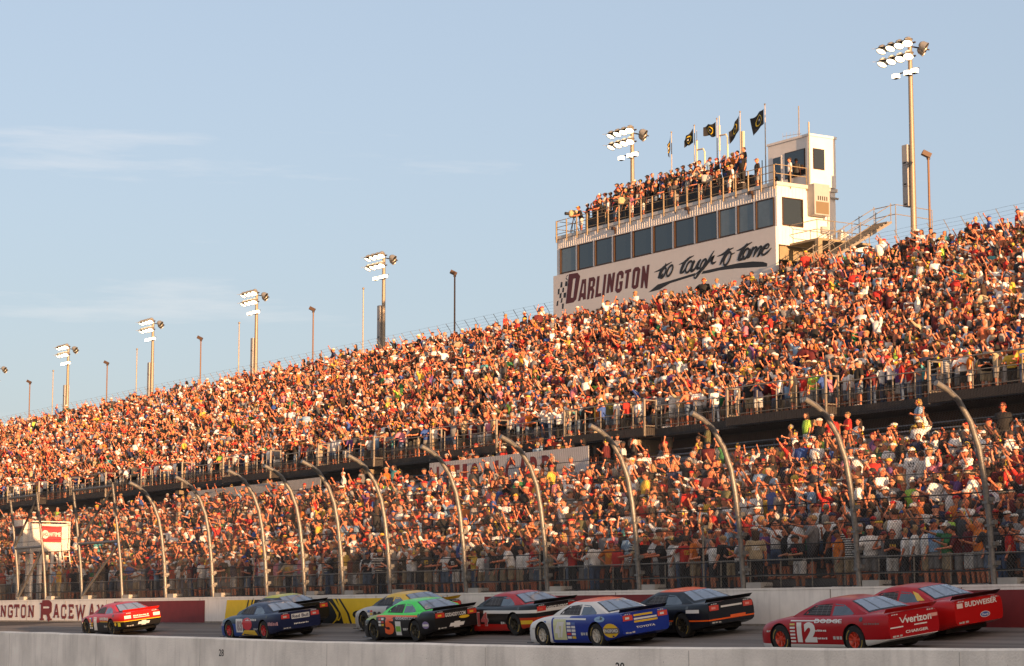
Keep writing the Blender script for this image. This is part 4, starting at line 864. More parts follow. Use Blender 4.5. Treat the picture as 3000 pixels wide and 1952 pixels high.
cars.append(build_car(40.2, 53.0, 'black race car with orange roof stripe, just behind the white and blue one', paint((.010, .012, .018), [([(0, -1, -.50), (0, 1, .46), (-1, 0, .2)], ORG)]), RIMY,
    [('box', 'L', -1.45, .70, .10, .75, WHT, 'marking'), ('text', 'L', .8, .28, .46, .7, WHT, '20')] + lights((.62, .05, .03), (.75, .3, .25)) + [('box', 'B', -.36, .80, .05, .76, WHT), ('box', 'B', -.05, .48, .08, .55, ORG)], roofc=paint((.012, .014, .02), [([(0, 1, 1.27)], ORG)]), seed=8))
cars.append(build_car(37.75, 42.9, 'red race car numbered 12 with red wheel rims, nearest in the pack', paint((.36, .006, .010), [([(0, -1, -.235)], WHT), ([(-1, 0, 1.2), (.0, -1, -.36)], WHT)]), flat((.55, .05, .02), .35),
    [('text', 'L', .74, .28, .50, .74, WHT, '12'), ('text', 'L', .06, .76, .10, 1.05, WHT, 'DODGE', 3), ('box', 'L', .98, .80, .03, 1.85, WHT, 'stripe')] + smudge(.10, .55, .05, .5, WHT, seed=12) + smudge(.10, .36, .05, .5, WHT, seed=13) + [('box', 'L', 1.0, .28 + k * .085, .045, .19, (WHT, (.6, .5, .1))[k == 5], 'sticker') for k in range(6)] + smudge(-1.78, .72, .05, .5, (.2, .1, .1), seed=15)
    + [('text', 'B', -.28, .68, .17, .86, WHT, 'verizon'), ('poly', 'B', [(-.46, .84), (-.38, .70), (-.34, .70), (-.22, .88), (-.24, .88), (-.365, .735), (-.43, .84)], 0, 0, 0, WHT), ('box', 'B', -.78, .60, .03, .42, WHT), ('box', 'B', .0, .60, .03, .42, WHT), ('box', 'B', .48, .74, .08, .30, (.7, .35, .3)), ('text', 'B', -.30, .44, .07, .74, WHT, 'CHARGER')], spoiler=flat((.42, .012, .012)), seed=9))
cars.append(build_car(40.3, 43.3, 'red race car with yellow roof pillar stripe and black spoiler, rearmost', paint((.44, .008, .008), []), RIMY,
    [('text', 'L', .9, .3, .46, .4, WHT, '9'), ('poly', 'L', [(-.86, 1.2), (-1.10, 1.14), (-1.42, .98), (-1.16, .97)], 0, 0, 0, YEL)] + [('text', 'B', -.46, .77, .13, 1.1, WHT, 'BUDWEISER'), ('oval', 'B', .02, .45, .15, .34, WHT), ('oval', 'B', .04, .465, .12, .30, (.05, .1, .35), None, 3), ('text', 'B', .09, .495, .055, .2, WHT, 'Ford', 4), ('box', 'B', -.74, .76, .12, .2, (.75, .6, .55))], seed=10))
for c in cars: c['group'] = GR

# ------------------------------------------------------------------ press box building
PB = thing('press_box', 'white metal press building with ten tinted windows and a sign, above the crowd', 'building', (81, 97.4, 18))
PO = (81, 97.4, 18)
def pb(name, f, m, smooth=None, parent=PB): return lb(f, name, m, parent, PO, smooth)
pb('wall', lambda b: (b.box(81.0, 85.4, 97.4, 119.8, 21.0, 22.08), b.box(81.05, 85.4, 97.45, 119.75, 22.08, 23.74), b.box(81.0, 85.4, 97.4, 119.8, 23.74, 24.52)), M['siding'])
def f(b):
    for k in range(92): y = 97.5 + k * .2425; b.box(80.985, 80.998, y, y + .05, 23.80, 24.38)
pb('front_siding_rib', f, M['siding'])
def f(b):
    for k in range(17): x = 81.1 + k * .26; b.box(x, x + .05, 97.385, 97.398, 21.05, 22.05); b.box(x, x + .05, 97.385, 97.398, 23.8, 24.4)
pb('siding_rib', f, M['siding'])
pb('roof_edge', lambda b: (b.box(80.93, 85.5, 97.3, 119.9, 24.42, 24.62)), mat('roof_trim', (.50, .49, .47), .5, .2))
for q in ((81.6, 82.0, 98.2, 119.6, 20.4, 20.98), (84.6, 85.0, 98.2, 119.6, 20.4, 20.98), (81.4, 85.2, 97.7, 98.1, 20.2, 20.98)): pb('floor_beam', lambda b: b.box(*q), M['tan'])
for k in range(4): pb('support_column', lambda b: b.box(82.4, 82.75, 98.2 + k * 7, 98.55 + k * 7, 17.5, 20.98), M['tan'])
pb('lower_skirt', lambda b: (b.box(81.02, 81.12, 97.45, 119.8, 18.1, 21.0)), M['siding'])
M['glass2'] = mat('lighter_glass', (.075, .10, .115), .08, 0, var=.35, scale=.9, spec=.9)  # paler copy of the window glass, interior brightness and reflection put into its colour
WE = [(117.57, 119.29), (115.63, 117.3), (113.55, 115.35), (111.56, 113.29), (109.35, 111.26), (107.21, 109.11), (105.08, 106.97), (102.95, 104.83), (101.15, 102.62), (99.42, 100.86), (97.68, 99.17)]
for y0, y1 in WE:
    w = pb('window', lambda b: (b.box(80.95, 81.04, y0 - .02, y0, 22.08, 23.75), b.box(80.90, 81.04, y1, y1 + .07, 22.08, 23.75), b.box(80.95, 81.04, y0, y1, 22.08, 22.15), b.box(80.95, 81.04, y0, y1, 23.68, 23.75)), M['frame'])
    pb('pane', lambda b: b.box(80.985, 81.0, y0, y1, 22.15, 23.68), M['glass'] if 101.5 < y0 < 116 else M['glass2'], parent=w)
    pb('window_jamb', lambda b: b.box(80.92, 81.06, y1 + .07, y1 + .24, 22.085, 23.74), M['siding'])
for q in ((80.99, 81.06, 97.4, 97.58), (80.99, 81.06, 119.4, 119.8), (81.061, 81.36, 97.39, 97.45), (82.91, 85.4, 97.39, 97.45)): pb('wall_corner', lambda b: b.box(*q, 22.08, 23.74), M['siding'])
w = pb('window', lambda b: (b.box(81.37, 81.43, 97.33, 97.45, 22.13, 23.76), b.box(82.84, 82.9, 97.33, 97.45, 22.13, 23.76), b.box(81.43, 82.84, 97.34, 97.45, 22.13, 22.19), b.box(81.43, 82.84, 97.34, 97.45, 23.70, 23.76)), M['frame'])
pb('pane', lambda b: b.box(81.43, 82.84, 97.37, 97.44, 22.19, 23.70), M['glass'], parent=w)
# sign board under the windows
SG = pb('sign_board', lambda b: b.box(80.80, 80.98, 97.3, 119.95, 18.35, 22.0), mat('sign_white', (.56, .56, .57), .6, var=.05, scale=2))
DARL = [[[(118.15,21.91),(117.15,21.88),(116.86,21.62),(117.3,20.18),(117.62,20.01),(118.51,20.01)],[(117.66,21.55),(117.37,21.54),(117.65,20.32),(117.92,20.34)]],[[(116.64,21.37),(116.18,21.36),(116.24,20.05),(116.55,20.05),(116.6,20.23),(116.77,20.24),(116.84,20.03),(117.11,20.02)],[(116.5,21.09),(116.41,21.08),(116.46,20.48),(116.7,20.49)]],[[(115.87,21.38),(115.32,21.37),(115.15,21.19),(115.25,20.79),(115.4,20.7),(115.28,20.49),(115.42,20.01),(115.69,20.01),(115.56,20.51),(115.72,20.54),(115.86,20.01),(116.12,20.01)],[(115.65,21.13),(115.46,21.12),(115.51,20.81),(115.71,20.81)]],[[(114.96,21.36),(114.68,21.36),(114.88,20.25),(114.52,20.24),(114.56,20.04),(115.21,20.03)]],[[(114.2,21.38),(113.92,21.37),(114.19,20.0),(114.45,20.01)]],[[(113.74,21.36),(113.48,21.36),(113.36,20.88),(113.27,21.37),(112.99,21.37),(113.26,20.16),(113.49,20.16),(113.58,20.69),(113.7,20.16),(113.98,20.16)]],[[(112.55,21.38),(112.25,21.38),(112.07,21.21),(112.12,20.89),(112.39,20.88),(112.37,21.11),(112.55,21.14),(112.75,20.29),(112.54,20.28),(112.49,20.53),(112.57,20.53),(112.53,20.73),(112.17,20.72),(112.31,20.15),(112.54,20.03),(112.82,20.03),(113.02,20.22),(112.81,21.22)]],[[(111.93,21.35),(111.27,21.38),(111.31,21.18),(111.47,21.17),(111.69,20.19),(111.96,20.19),(111.78,21.15),(111.95,21.15)]],[[(110.9,21.4),(110.52,21.39),(110.32,21.21),(110.56,20.15),(110.81,20.05),(111.08,20.07),(111.26,20.21),(111.11,21.25)],[(110.82,21.14),(110.64,21.15),(110.85,20.3),(111.01,20.29)]],[[(110.12,21.37),(109.89,21.38),(109.74,20.83),(109.62,21.39),(109.37,21.38),(109.62,19.93),(109.82,19.96),(109.95,20.51),(110.09,20.02),(110.33,20.03)]]]
CHK = [[(119.07,21.51),(118.87,21.49),(118.91,21.15),(119.14,21.16)],[(118.55,21.48),(118.3,21.48),(118.33,21.16),(118.6,21.18)],[(119.4,21.08),(119.2,21.11),(119.25,20.75),(119.44,20.72)],[(118.87,21.11),(118.69,21.11),(118.73,20.8),(118.93,20.82)],[(119.2,20.77),(118.98,20.8),(119.03,20.46),(119.25,20.47)],[(118.75,20.75),(118.45,20.77),(118.51,20.42),(118.78,20.44)],[(119.03,20.44),(118.86,20.44),(118.93,20.15),(119.1,20.15)],[(119.53,20.3),(119.35,20.34),(119.4,20.01),(119.6,20.0)],[(118.93,20.08),(118.72,20.07),(118.78,19.72),(118.96,19.74)],[(118.35,21.88),(118.23,21.88),(118.45,21.72),(118.25,21.53),(118.35,21.53),(118.52,21.69)],[(118.33,21.0),(118.26,21.11),(118.31,20.78),(118.36,20.75)]]
BR = [[(107.1,21.24,0.019),(107.65,21.11,0.052),(108.01,20.96,0.09),(108.29,20.69,0.104),(108.49,20.41,0.052)],[(108.9,20.84,0.014),(108.37,20.9,0.047),(107.82,21.05,0.061),(107.7,21.24,0.033)],[(108.46,20.48,0.047),(108.21,20.46,0.057),(107.99,20.65,0.038)],[(104.91,21.33,0.019),(105.42,21.23,0.057),(105.85,21.01,0.09),(106.13,20.68,0.104),(106.31,20.42,0.043)],[(106.4,20.98,0.014),(105.85,21.06,0.052),(105.47,21.19,0.057),(105.29,21.33,0.024)],[(106.24,20.43,0.038),(105.97,20.49,0.061),(105.7,20.69,0.047)],[(104.84,21.02,0.071),(105.11,20.71,0.099),(105.17,20.45,0.085),(104.85,20.51,0.061),(104.47,20.85,0.08),(104.23,21.02,0.033)],[(104.44,20.85,0.071),(104.63,20.55,0.085),(104.37,20.51,0.052)],[(103.73,20.92,0.028),(104.05,20.5,0.076),(104.43,20.23,0.09),(104.75,19.97,0.057),(104.92,20.03,0.038),(104.8,20.18,0.028),(104.26,20.37,0.028)],[(102.94,21.37,0.014),(103.26,21.08,0.057),(103.57,20.74,0.08),(103.95,20.43,0.024)],[(103.63,20.68,0.047),(103.26,20.89,0.066),(103.0,21.02,0.047),(103.21,20.75,0.08),(103.06,20.62,0.061),(102.77,20.69,0.019)],[(101.12,21.28,0.019),(101.6,21.18,0.061),(101.91,20.93,0.099),(102.23,20.65,0.08),(102.45,20.42,0.024)],[(102.67,20.98,0.014),(102.12,21.04,0.052),(101.7,21.2,0.057),(101.52,21.32,0.024)],[(100.99,20.97,0.014),(101.35,20.92,0.047)],[(99.41,21.37,0.019),(99.93,21.24,0.061),(100.29,21.03,0.099),(100.55,20.72,0.109),(100.73,20.47,0.061)],[(100.84,21.06,0.014),(100.34,21.12,0.052),(99.98,21.25,0.052),(99.85,21.39,0.019)],[(100.65,20.48,0.047),(100.4,20.51,0.066),(100.14,20.66,0.047)],[(99.54,20.98,0.071),(99.72,20.76,0.085),(99.89,20.47,0.033)],[(99.29,21.1,0.033),(99.43,20.88,0.08),(99.64,20.63,0.08),(99.79,20.49,0.033)],[(99.7,20.63,0.028),(99.44,20.85,0.047),(99.13,21.03,0.052),(99.0,20.96,0.066),(99.14,20.75,0.085),(99.33,20.49,0.033)],[(99.25,20.57,0.028),(99.0,20.79,0.047),(98.69,21.0,0.052),(98.56,20.94,0.066),(98.71,20.72,0.085),(98.92,20.47,0.038),(98.71,20.59,0.028),(98.38,20.99,0.019)],[(98.36,20.86,0.033),(98.06,20.82,0.033),(97.89,20.96,0.047),(98.01,21.05,0.057),(98.31,20.92,0.08),(98.56,20.67,0.09),(98.41,20.49,0.052),(98.02,20.6,0.052),(97.67,20.8,0.014)]]
EL = [[(107.76,20.66,0.075),(107.89,20.51,0.075),(108.04,20.42,0.075),(108.16,20.39,0.075),(108.24,20.44,0.075),(108.23,20.56,0.075),(108.16,20.71,0.075),(108.03,20.85,0.075),(107.88,20.95,0.075),(107.76,20.97,0.075),(107.69,20.92,0.075),(107.69,20.81,0.075),(107.76,20.66,0.075)],[(107.07,20.7,0.075),(107.21,20.55,0.075),(107.37,20.45,0.075),(107.51,20.42,0.075),(107.6,20.48,0.075),(107.61,20.6,0.075),(107.53,20.76,0.075),(107.39,20.91,0.075),(107.23,21.01,0.075),(107.09,21.04,0.075),(107.0,20.98,0.075),(106.99,20.86,0.075),(107.07,20.7,0.075)],[(105.16,20.68,0.075),(105.3,20.53,0.075),(105.47,20.42,0.075),(105.62,20.4,0.075),(105.72,20.46,0.075),(105.73,20.58,0.075),(105.65,20.75,0.075),(105.51,20.9,0.075),(105.34,21.01,0.075),(105.18,21.03,0.075),(105.09,20.97,0.075),(105.08,20.85,0.075),(105.16,20.68,0.075)],[(103.77,20.63,0.075),(103.9,20.48,0.075),(104.06,20.39,0.075),(104.2,20.36,0.075),(104.29,20.42,0.075),(104.3,20.54,0.075),(104.23,20.69,0.075),(104.09,20.84,0.075),(103.93,20.94,0.075),(103.79,20.96,0.075),(103.7,20.91,0.075),(103.69,20.78,0.075),(103.77,20.63,0.075)],[(101.47,20.68,0.075),(101.62,20.51,0.075),(101.8,20.39,0.075),(101.95,20.36,0.075),(102.04,20.42,0.075),(102.05,20.56,0.075),(101.96,20.75,0.075),(101.8,20.92,0.075),(101.63,21.04,0.075),(101.47,21.07,0.075),(101.38,21.0,0.075),(101.38,20.86,0.075),(101.47,20.68,0.075)],[(99.77,20.74,0.075),(99.89,20.61,0.075),(100.04,20.51,0.075),(100.18,20.49,0.075),(100.26,20.54,0.075),(100.28,20.66,0.075),(100.21,20.8,0.075),(100.09,20.93,0.075),(99.94,21.03,0.075),(99.81,21.05,0.075),(99.72,21.0,0.075),(99.71,20.88,0.075),(99.77,20.74,0.075)]]
UL = [[(108.55,20.04),(107.45,20.11),(104.8,20.27),(104.96,20.11),(107.28,19.96),(108.39,19.7),(109.51,19.67)],[(104.22,20.13),(104.06,20.28),(102.75,20.3),(100.7,20.32),(99.45,20.25),(98.47,20.1),(98.08,19.96),(98.11,19.77),(99.46,19.9),(100.96,20.04),(102.49,20.12),(103.53,20.1)]]
def sb(name, vs, fs, m, d): MB().add([(80.80 - d - PO[0], y - PO[1], z - PO[2]) for y, z in vs], fs).build(name, m, SG)
for L in DARL: vs, fs = poly2d(L); sb('letter', vs, fs, M['signmar'], .006)
for L in CHK: vs, fs = poly2d([L]); sb('chequer', vs, fs, M['signblk'], .004)
def spline(p):
    out = []
    for i in range(len(p) - 1):
        p0, p1, p2, p3 = p[max(i - 1, 0)], p[i], p[i + 1], p[min(i + 2, len(p) - 1)]
        for t in (0, .25, .5, .75): out.append(tuple(.5 * (2 * b + (-a + c) * t + (2 * a - 5 * b + 4 * c - d) * t * t + (-a + 3 * b - 3 * c + d) * t ** 3) for a, b, c, d in zip(p0, p1, p2, p3)))
    return out + [tuple(p[-1])]
k = 0
for s in BR + EL:
    q = spline(s); vs, fs = stroke2d([(a[0], a[1]) for a in q], [max(.03, a[2] * 2.5) if a[2] != .075 else .14 for a in q]); sb('brush_letter', vs, fs, M['signblk'], .005 + k * .0006); k += 1
for L in UL: vs, fs = poly2d([L]); sb('underline', vs, fs, M['signblk'], .004)
# roof deck: railing, tiers, tower
def f(b):
    ys = [97.5 + k * 1.17 for k in range(20)]
    for y in ys: b.box(80.93, 80.925 + .0, y, y, 24, 24)
    for y in ys: b.bar((80.90, y, 24.2), (80.90, y, 25.62), .07, .065)
    for z in (25.62, 25.2, 24.75): b.tube([(80.92, 97.4, z), (80.92, 119.8, z)], .022, 6)
    for z in (25.62, 25.1): b.tube([(80.92, 119.8, z), (85.3, 119.8, z)], .022, 6); b.tube([(80.92, 97.4, z), (83.2, 97.35, z)], .025, 6)
    for x in (82, 83.2): b.tube([(x, 97.35, 24.3), (x, 97.35, 25.62)], .035, 6)
    for x in (81, 82.4, 83.8, 85.3): b.tube([(x, 119.8, 24.6), (x, 119.8, 25.62)], .03, 6)
pb('roof_railing', f, M['tan'])
pb('roof_stand', lambda b: (b.box(82.45, 83.05, 103, 119.5, 24.63, 25.1), b.box(83.05, 83.7, 103, 119, 24.63, 25.7), b.box(83.7, 84.5, 103, 118, 24.63, 26.25)), M['dark'])
pb('dark_barrier', lambda b: (b.box(82.36, 82.40, 103, 118.5, 24.63, 25.75)), M['black'])
pb('stand_railing', lambda b: ([b.tube([(82.34, y, 24.63), (82.34, y, 25.85)], .03, 6) for y in np.arange(103, 119, 2.2)], b.tube([(82.34, 103, 25.85), (82.34, 118.7, 25.85)], .025, 6)), M['tan'])
TW = pb('tower', lambda b: (b.box(83.3, 85.3, 97.2, 100.9, 24.63, 27.52)), M['siding'])
pb('tower_roof', lambda b: b.box(83.24, 85.36, 97.14, 100.96, 27.525, 27.66), M['siding'], parent=TW)
for nm, (x0, x1, y0, y1, z0, z1) in (('tower_window', (83.26, 83.31, 97.55, 99.35, 25.3, 26.85)), ('tower_door', (83.26, 83.31, 99.62, 100.5, 24.7, 26.8)), ('tower_window', (83.57, 84.42, 97.16, 97.21, 25.6, 26.82))):
    w = pb(nm, lambda b: b.box(x0, x1, y0, y1, z0, z1), M['frame'] if nm == 'tower_window' else M['siding'], parent=TW)
pb('tower_glass', lambda b: (b.box(83.245, 83.262, 97.6, 99.3, 25.35, 26.8), b.box(83.245, 83.262, 99.72, 100.4, 25.3, 26.72), b.box(83.61, 84.38, 97.145, 97.162, 25.64, 26.78)), M['glass'], parent=TW)
pb('corner_pipe', lambda b: b.tube([(83.22, 97.1, 24.7), (83.22, 97.1, 28.3)], .05, 8), M['rail'])
AC = pb('air_conditioner', lambda b: b.box(83.25, 84.4, 96.75, 97.38, 22.85, 24.66), M['grey'])
pb('grille', lambda b: ([b.box(83.38, 84.3, 96.735, 96.748, 22.95 + k * .055, 22.98 + k * .055) for k in range(12)], b.box(83.36, 84.32, 96.74, 96.749, 22.92, 23.62)), mat('grille_brown', (.16, .12, .07), .6), parent=AC)
pb('vent_slot', lambda b: [b.box(83.5 + k * .16, 83.58 + k * .16, 96.742, 96.749, 23.7, 23.95) for k in range(5)], M['dark'], parent=AC)
pb('roof_conduit', lambda b: (b.tube([(84.75, 97.3, 21.6), (84.75, 97.3, 24.1)], .025, 6), b.tube([(84.9, 97.25, 24.05), (85.5, 97.25, 24.05)], .05, 6), b.tube([(84.45, 97.28, 22.7), (84.45, 97.28, 24.05), (85.5, 97.28, 24.0)], .035, 6), b.box(84.2, 84.7, 97.2, 97.38, 21.9, 22.3)), M['grey'])
for y, z in ((113.2, 24.1), (105.6, 24.2), (99.5, 24.2)):
    w = pb('flood_light', lambda b: (b.box(80.72, 80.9, y - .12, y + .12, z, z + .18), b.box(80.9, 80.98, y - .03, y + .03, z - .25, z + .1)), M['frame'])
def f(b):
    b.tube([(84.6, 99.6, 27.6), (84.6, 99.6, 29.9)], .035, 6); b.tube([(84.2, 100.6, 28.2), (84.6, 99.4, 28.2)], .015, 5)
    for k in range(5): b.tube([(84.2 + k * .08, 100.6 - k * .24, 28.0), (84.2 + k * .08, 100.6 - k * .24, 28.4)], .010, 4)
    b.ball((84.2, 100.3, 27.85), (.12, .12, .1)); b.tube([(84.2, 100.3, 27.6), (84.2, 100.3, 27.9)], .03, 6)
pb('aerial', f, M['rail'])
am = mat('antenna_cream', (.6, .5, .34), .6)
for y, z0 in ((108.9, 28.4), (106.6, 28.9)):
    def f(b):
        b.tube([(84.8, y, 25), (84.8, y, z0 + .4), (84.8, y + .15, z0 + .62), (84.8, y + .75, z0 + .66)], .05, 8); b.tube([(84.8, y + .8, z0 - .3), (84.8, y + .8, z0 + 1.3)], .06, 8); b.tube([(84.8, y + .8, z0 - .9), (84.8, y + .8, z0 + 1.9)], .02, 5)
    pb('antenna_mast', f, am)
pb('antenna_mast', lambda b: b.box(84.7, 84.86, 105.0, 105.2, 25, 29.4), am); pb('antenna_mast', lambda b: b.tube([(83.9, 102.2, 24.63), (83.9, 102.2, 27)], .03, 5), M['dark'])
# stairs and platform at the near end of the press box
PS_ = pb('access_platform', lambda b: (b.box(81.9, 85.8, 94.9, 97.38, 20.98, 21.1), b.box(81.8, 82.1, 94.8, 95.1, 18, 20.98)), M['tan'])
pb('stair', lambda b: [b.box(80.2 + k * .30, 80.5 + k * .30, 93.6, 94.9, 18.9 + k * .17, 18.98 + k * .17) for k in range(20)] + [b.bar((80.0, yy, 18.75), (86.2, yy, 22.2), .04, .14) for yy in (93.55, 94.95)], M['rail'])
def f(b):
    for yy in (93.55, 94.95):
        for dz in (.5, 1.0): b.tube([(80.2, yy, 18.8 + dz), (86.2, yy, 22.2 + dz)], .025, 6)
        for k in range(6): x = 80.4 + k * 1.15; b.tube([(x, yy, 18.9 + (x - 80.2) * .567), (x, yy, 19.9 + (x - 80.2) * .567)], .025, 6)
    for z in (21.6, 22.15): b.tube([(81.9, 97.3, z), (81.9, 95.0, z), (85.8, 95.0, z)], .025, 6)
    for x in (81.9, 83.2, 84.5, 85.8): b.tube([(x, 95, 21.1), (x, 95, 22.15)], .025, 6)
    for z in (22.6, 23.15): b.tube([(86.2, 94.95, z), (86.2, 93.2, z), (89.0, 93.2, z - .05)], .025, 6)
    for x in (86.2, 87.6, 89.0): b.tube([(x, 93.2, 18.5), (x, 93.2, 23.1)], .028, 6)
pb('stair_railing', f, M['rail'])
pb('rear_ramp_wall', lambda b: b.add([(85.42, 97.0, 21), (87.6, 96.9, 21), (87.6, 96.9, 21.2), (85.42, 97.0, 22.2), (85.42, 97.3, 21), (87.6, 97.2, 21), (87.6, 97.2, 21.2), (85.42, 97.3, 22.2)], [(0, 1, 2, 3), (7, 6, 5, 4), (0, 4, 5, 1), (1, 5, 6, 2), (2, 6, 7, 3), (3, 7, 4, 0)]), M['siding'])

# ------------------------------------------------------------------ flags on the press box roof
fm = mat('flag_black', (.014, .014, .014), .8)
for i, (y, ph, ln, lab) in enumerate(((112.6, 0, .28, 'black flag curled thin on the leftmost roof pole'), (110.2, 1.3, .75, 'black flag with yellow ring, hanging, second from the left'), (107.9, 2.2, .95, 'black flag with pointed tip on the middle roof pole'), (105.6, 3.1, .9, 'black flag with trailing torn corner, second from the right'), (103.2, 4.0, 1.75, 'big black flag with a yellow oval fully spread, beside the tower'))):
    t = thing('flag', lab, 'flag', (85, y, 24.6), 0, 'flags on the press box roof')
    MB().tube([(0, 0, 0), (0, 0, 6.1)], [.04, .028], 8).build('pole', M['rail'], t, 40); MB().ball((0, 0, 6.15), .06).build('finial', M['rail'], t, 60)
    b = MB(); nx, nz = 18, 12; H = .92; P = lambda u, v: (-.10 - .35 * u * ln * math.sin(ph) + .12 * math.sin(u * 7 + ph + v) * u, ln * u * (1 - .15 * v), 5.9 - H * v * (1 - (.2, .5, .35, .45, .1)[i] * u) - (.75, .62, .12, .85, .30)[i] * u + .05 * math.sin(u * 9 + ph) - (.3 * u * u * v if i in (3, 4) else 0))
    b.add([P(a / nx, c / nz) for a in range(nx + 1) for c in range(nz + 1)], [(a * (nz + 1) + c, (a + 1) * (nz + 1) + c, (a + 1) * (nz + 1) + c + 1, a * (nz + 1) + c + 1) for a in range(nx) for c in range(nz)])
    fl = b.build('cloth', fm, t, 180)
    for r0, r1, m, e in ((.27, .33, M['yellow'], .006), (.0, .07, M['white'], .008)):
        b = MB(); N = 20; vs = []
        for rr in (r0, r1):
            for k in range(N): a = 2 * math.pi * k / N; p = P(.45 + rr * math.cos(a) * .85, .5 + rr * math.sin(a) * .95); vs.append((p[0] - e * 2, p[1], p[2]))
        b.add(vs, [(k, (k + 1) % N, N + (k + 1) % N, N + k) for k in range(N)]); b.build('ring' if r0 else 'emblem', m, fl)

# ------------------------------------------------------------------ light towers, lamp posts, flagpoles behind the stand
def bowl(b, rim, lit, c, aim, r=.27):
    c = Vector(c); d = Vector(aim).normalized()
    b.lathe([(.05, -.42), (.13, -.40), (.24, -.26), (r, 0), (r + .02, .03), (r, .03)], c, d, 14)
    rim.lathe([(r + .02, .02), (r + .035, .03)], c, d, 14)
    u = d.orthogonal(); lit.lathe([(0.002, -.03), (r * .8, -.06), (r * .97, -.02)], c, d, 14)
tower_src = None
def make_tower(y, ztop, label, first):
    t = thing('light_tower', label, 'light tower', (84.5, y, 17), 0, 'lit floodlight towers behind the grandstand')
    h = ztop - 17
    MB().tube([(0, 0, -16), (0, 0, h)], [.28, .12], 12).build('pole', M['light_pole'], t, 40)
    for k, (z0, z1) in enumerate(((h - 9.3, h - 8.2), (h - 8.18, h - 7.0), (h - 6.98, h - 5.85)) if ztop > 30 else ((h - 8.0, h - 6.6), (h - 6.58, h - 5.2), (h - 5.18, h - 4.0))):
        MB().box(-.25, .25, .16, .56, z0, z1).build('control_box', M['grey'], t)
        MB().box(-.262, -.252, .25, .45, z0 + .08, z0 + .16).build('label_plate', M['dark'], t)
    MB().bar((0, -.45, h - .15), (0, 2.2, h - .15), .08).bar((0, -.45, h - .92), (0, 2.2, h - .92), .08).bar((0, -.7, h - 1.68), (0, 1.1, h - 1.68), .06).bar((0, 0, h - .3), (.9, -.6, h - .5), .07).build('cross_arm', M['dark'], t)
    for row, (zz, ys) in enumerate(((h - .1, (-.2, .5, 1.2, 1.95)), (h - .86, (-.25, .45, 1.15, 1.9)))):
        for k, yy in enumerate(ys):
            a = MB(); rm = MB(); li = MB(); bowl(a, rm, li, (-.35, yy, zz - .12), (-.50, -.30 + .1 * k, -.95))
            f = a.build('floodlight', M['dish'], t, 50); li.build('lit_lens', M['lit'], f)
            MB().loft([[(-.35 + .32 * math.cos(q) * .9, yy + .33 * math.sin(q), zz + .10 + .0 * k) for q in np.linspace(-1.9, 1.9, 9)][::1], [(-.80 + .30 * math.cos(q) * .5, yy + .30 * math.sin(q), zz + .02) for q in np.linspace(-1.9, 1.9, 9)]], close=False, caps=False).build('visor', M['dish'], f)
    for k, (yy, xx) in enumerate(((-.30, .45), (.1, .7))):
        a = MB(); rm = MB(); li = MB(); bowl(a, rm, li, (xx, yy - .5, h - .45 - .15 * k), (.5, -.6, -.5)); f = a.build('floodlight', M['dish'], t, 50); li.build('lens', M['glass'], f)
    for k, yy in enumerate((-.55, -.0, .95)):
        q = MB(); q.box(-.34, -.06, yy - .18, yy + .18, h - 1.98, h - 1.70); f = q.build('lamp_housing', M['dark'], t)
        MB().add([(-.345, yy - .16, h - 1.96), (-.345, yy + .16, h - 1.96), (-.345, yy + .16, h - 1.72), (-.345, yy - .16, h - 1.72)], [(0, 1, 2, 3)]).build('lit_lens', M['lit'], f)
        MB().add([(-.32, yy - .185, h - 1.96), (-.08, yy - .185, h - 1.96), (-.08, yy - .185, h - 1.72), (-.32, yy - .185, h - 1.72)], [(0, 1, 2, 3)]).build('lit_lens', M['lit'], f)
    return t
TL = ['tallest floodlight tower at the right, standing alone against the sky', 'floodlight tower rising behind the press building', 'floodlight tower with long grey boxes, between flagpole and brown lamp post', 'floodlight tower, second left of the press building',
      'floodlight tower, third left of the press building', 'floodlight tower, fourth left of the press building', 'floodlight tower cut off by the left edge']
for (y, zz), lab in zip(((89.4 * 84.5 / 84, 31.7), (115.5 * 84.5 / 84, 31.6), (148.0 * 84.5 / 84, 27.75), (169.8 * 84.5 / 84, 27.5), (191.3 * 84.5 / 84, 27.45), (212.1 * 84.5 / 84, 27.15), (232.2 * 84.5 / 84, 27.0)), TL): make_tower(y, zz, lab, False)
for y, zz, lab in ((88.15, 25.14, 'brown lamp post with square head, right of the tallest light tower'), (137.55, 24.98, 'brown lamp post with square head, nearest left of the press building'), (159.5, 24.85, 'brown lamp post standing between two light towers, second left of the press building'),
                   (180.8, 24.7, 'brown lamp post, third left of the press building'), (202.0, 24.5, 'brown lamp post, fourth left of the press building'), (222.6, 24.45, 'leftmost brown lamp post, near the edge')):
    t = thing('lamp_post', lab, 'lamp post', (84, y, 17), 0, 'unlit brown lamp posts behind the grandstand')
    MB().tube([(0, 0, -16), (0, 0, zz - 17.3)], [.09, .06], 8).build('pole', M['brownpole'], t, 40)
    b = MB(); b.bar((.12, -.05, zz - 17.32), (-.26, .18, zz - 17.10), .36, .26); b.build('lamp_head', M['frame'], t); MB().tube([(0, 0, zz - 17.5), (0, 0, zz - 17.15)], .1, 8).build('bracket', M['frame'], t)
for y, zz, lab in ((151.2, 25.4, 'bare white flagpole, nearest left of the press building'), (173.1, 25.1, 'bare white flagpole, second left of the press building'), (194.9, 25.0, 'bare white flagpole, third left of the press building'), (216.1, 24.9, 'leftmost bare white flagpole')):
    t = thing('flagpole', lab, 'flagpole', (84, y, 17), 0, 'bare flagpoles behind the grandstand')
    MB().tube([(0, 0, -16), (0, 0, zz - 17.2)], [.10, .05], 8).build('pole', M['rail'], t, 40); MB().ball((0, 0, zz - 17.1), .10).build('finial', M['rail'], t, 60)

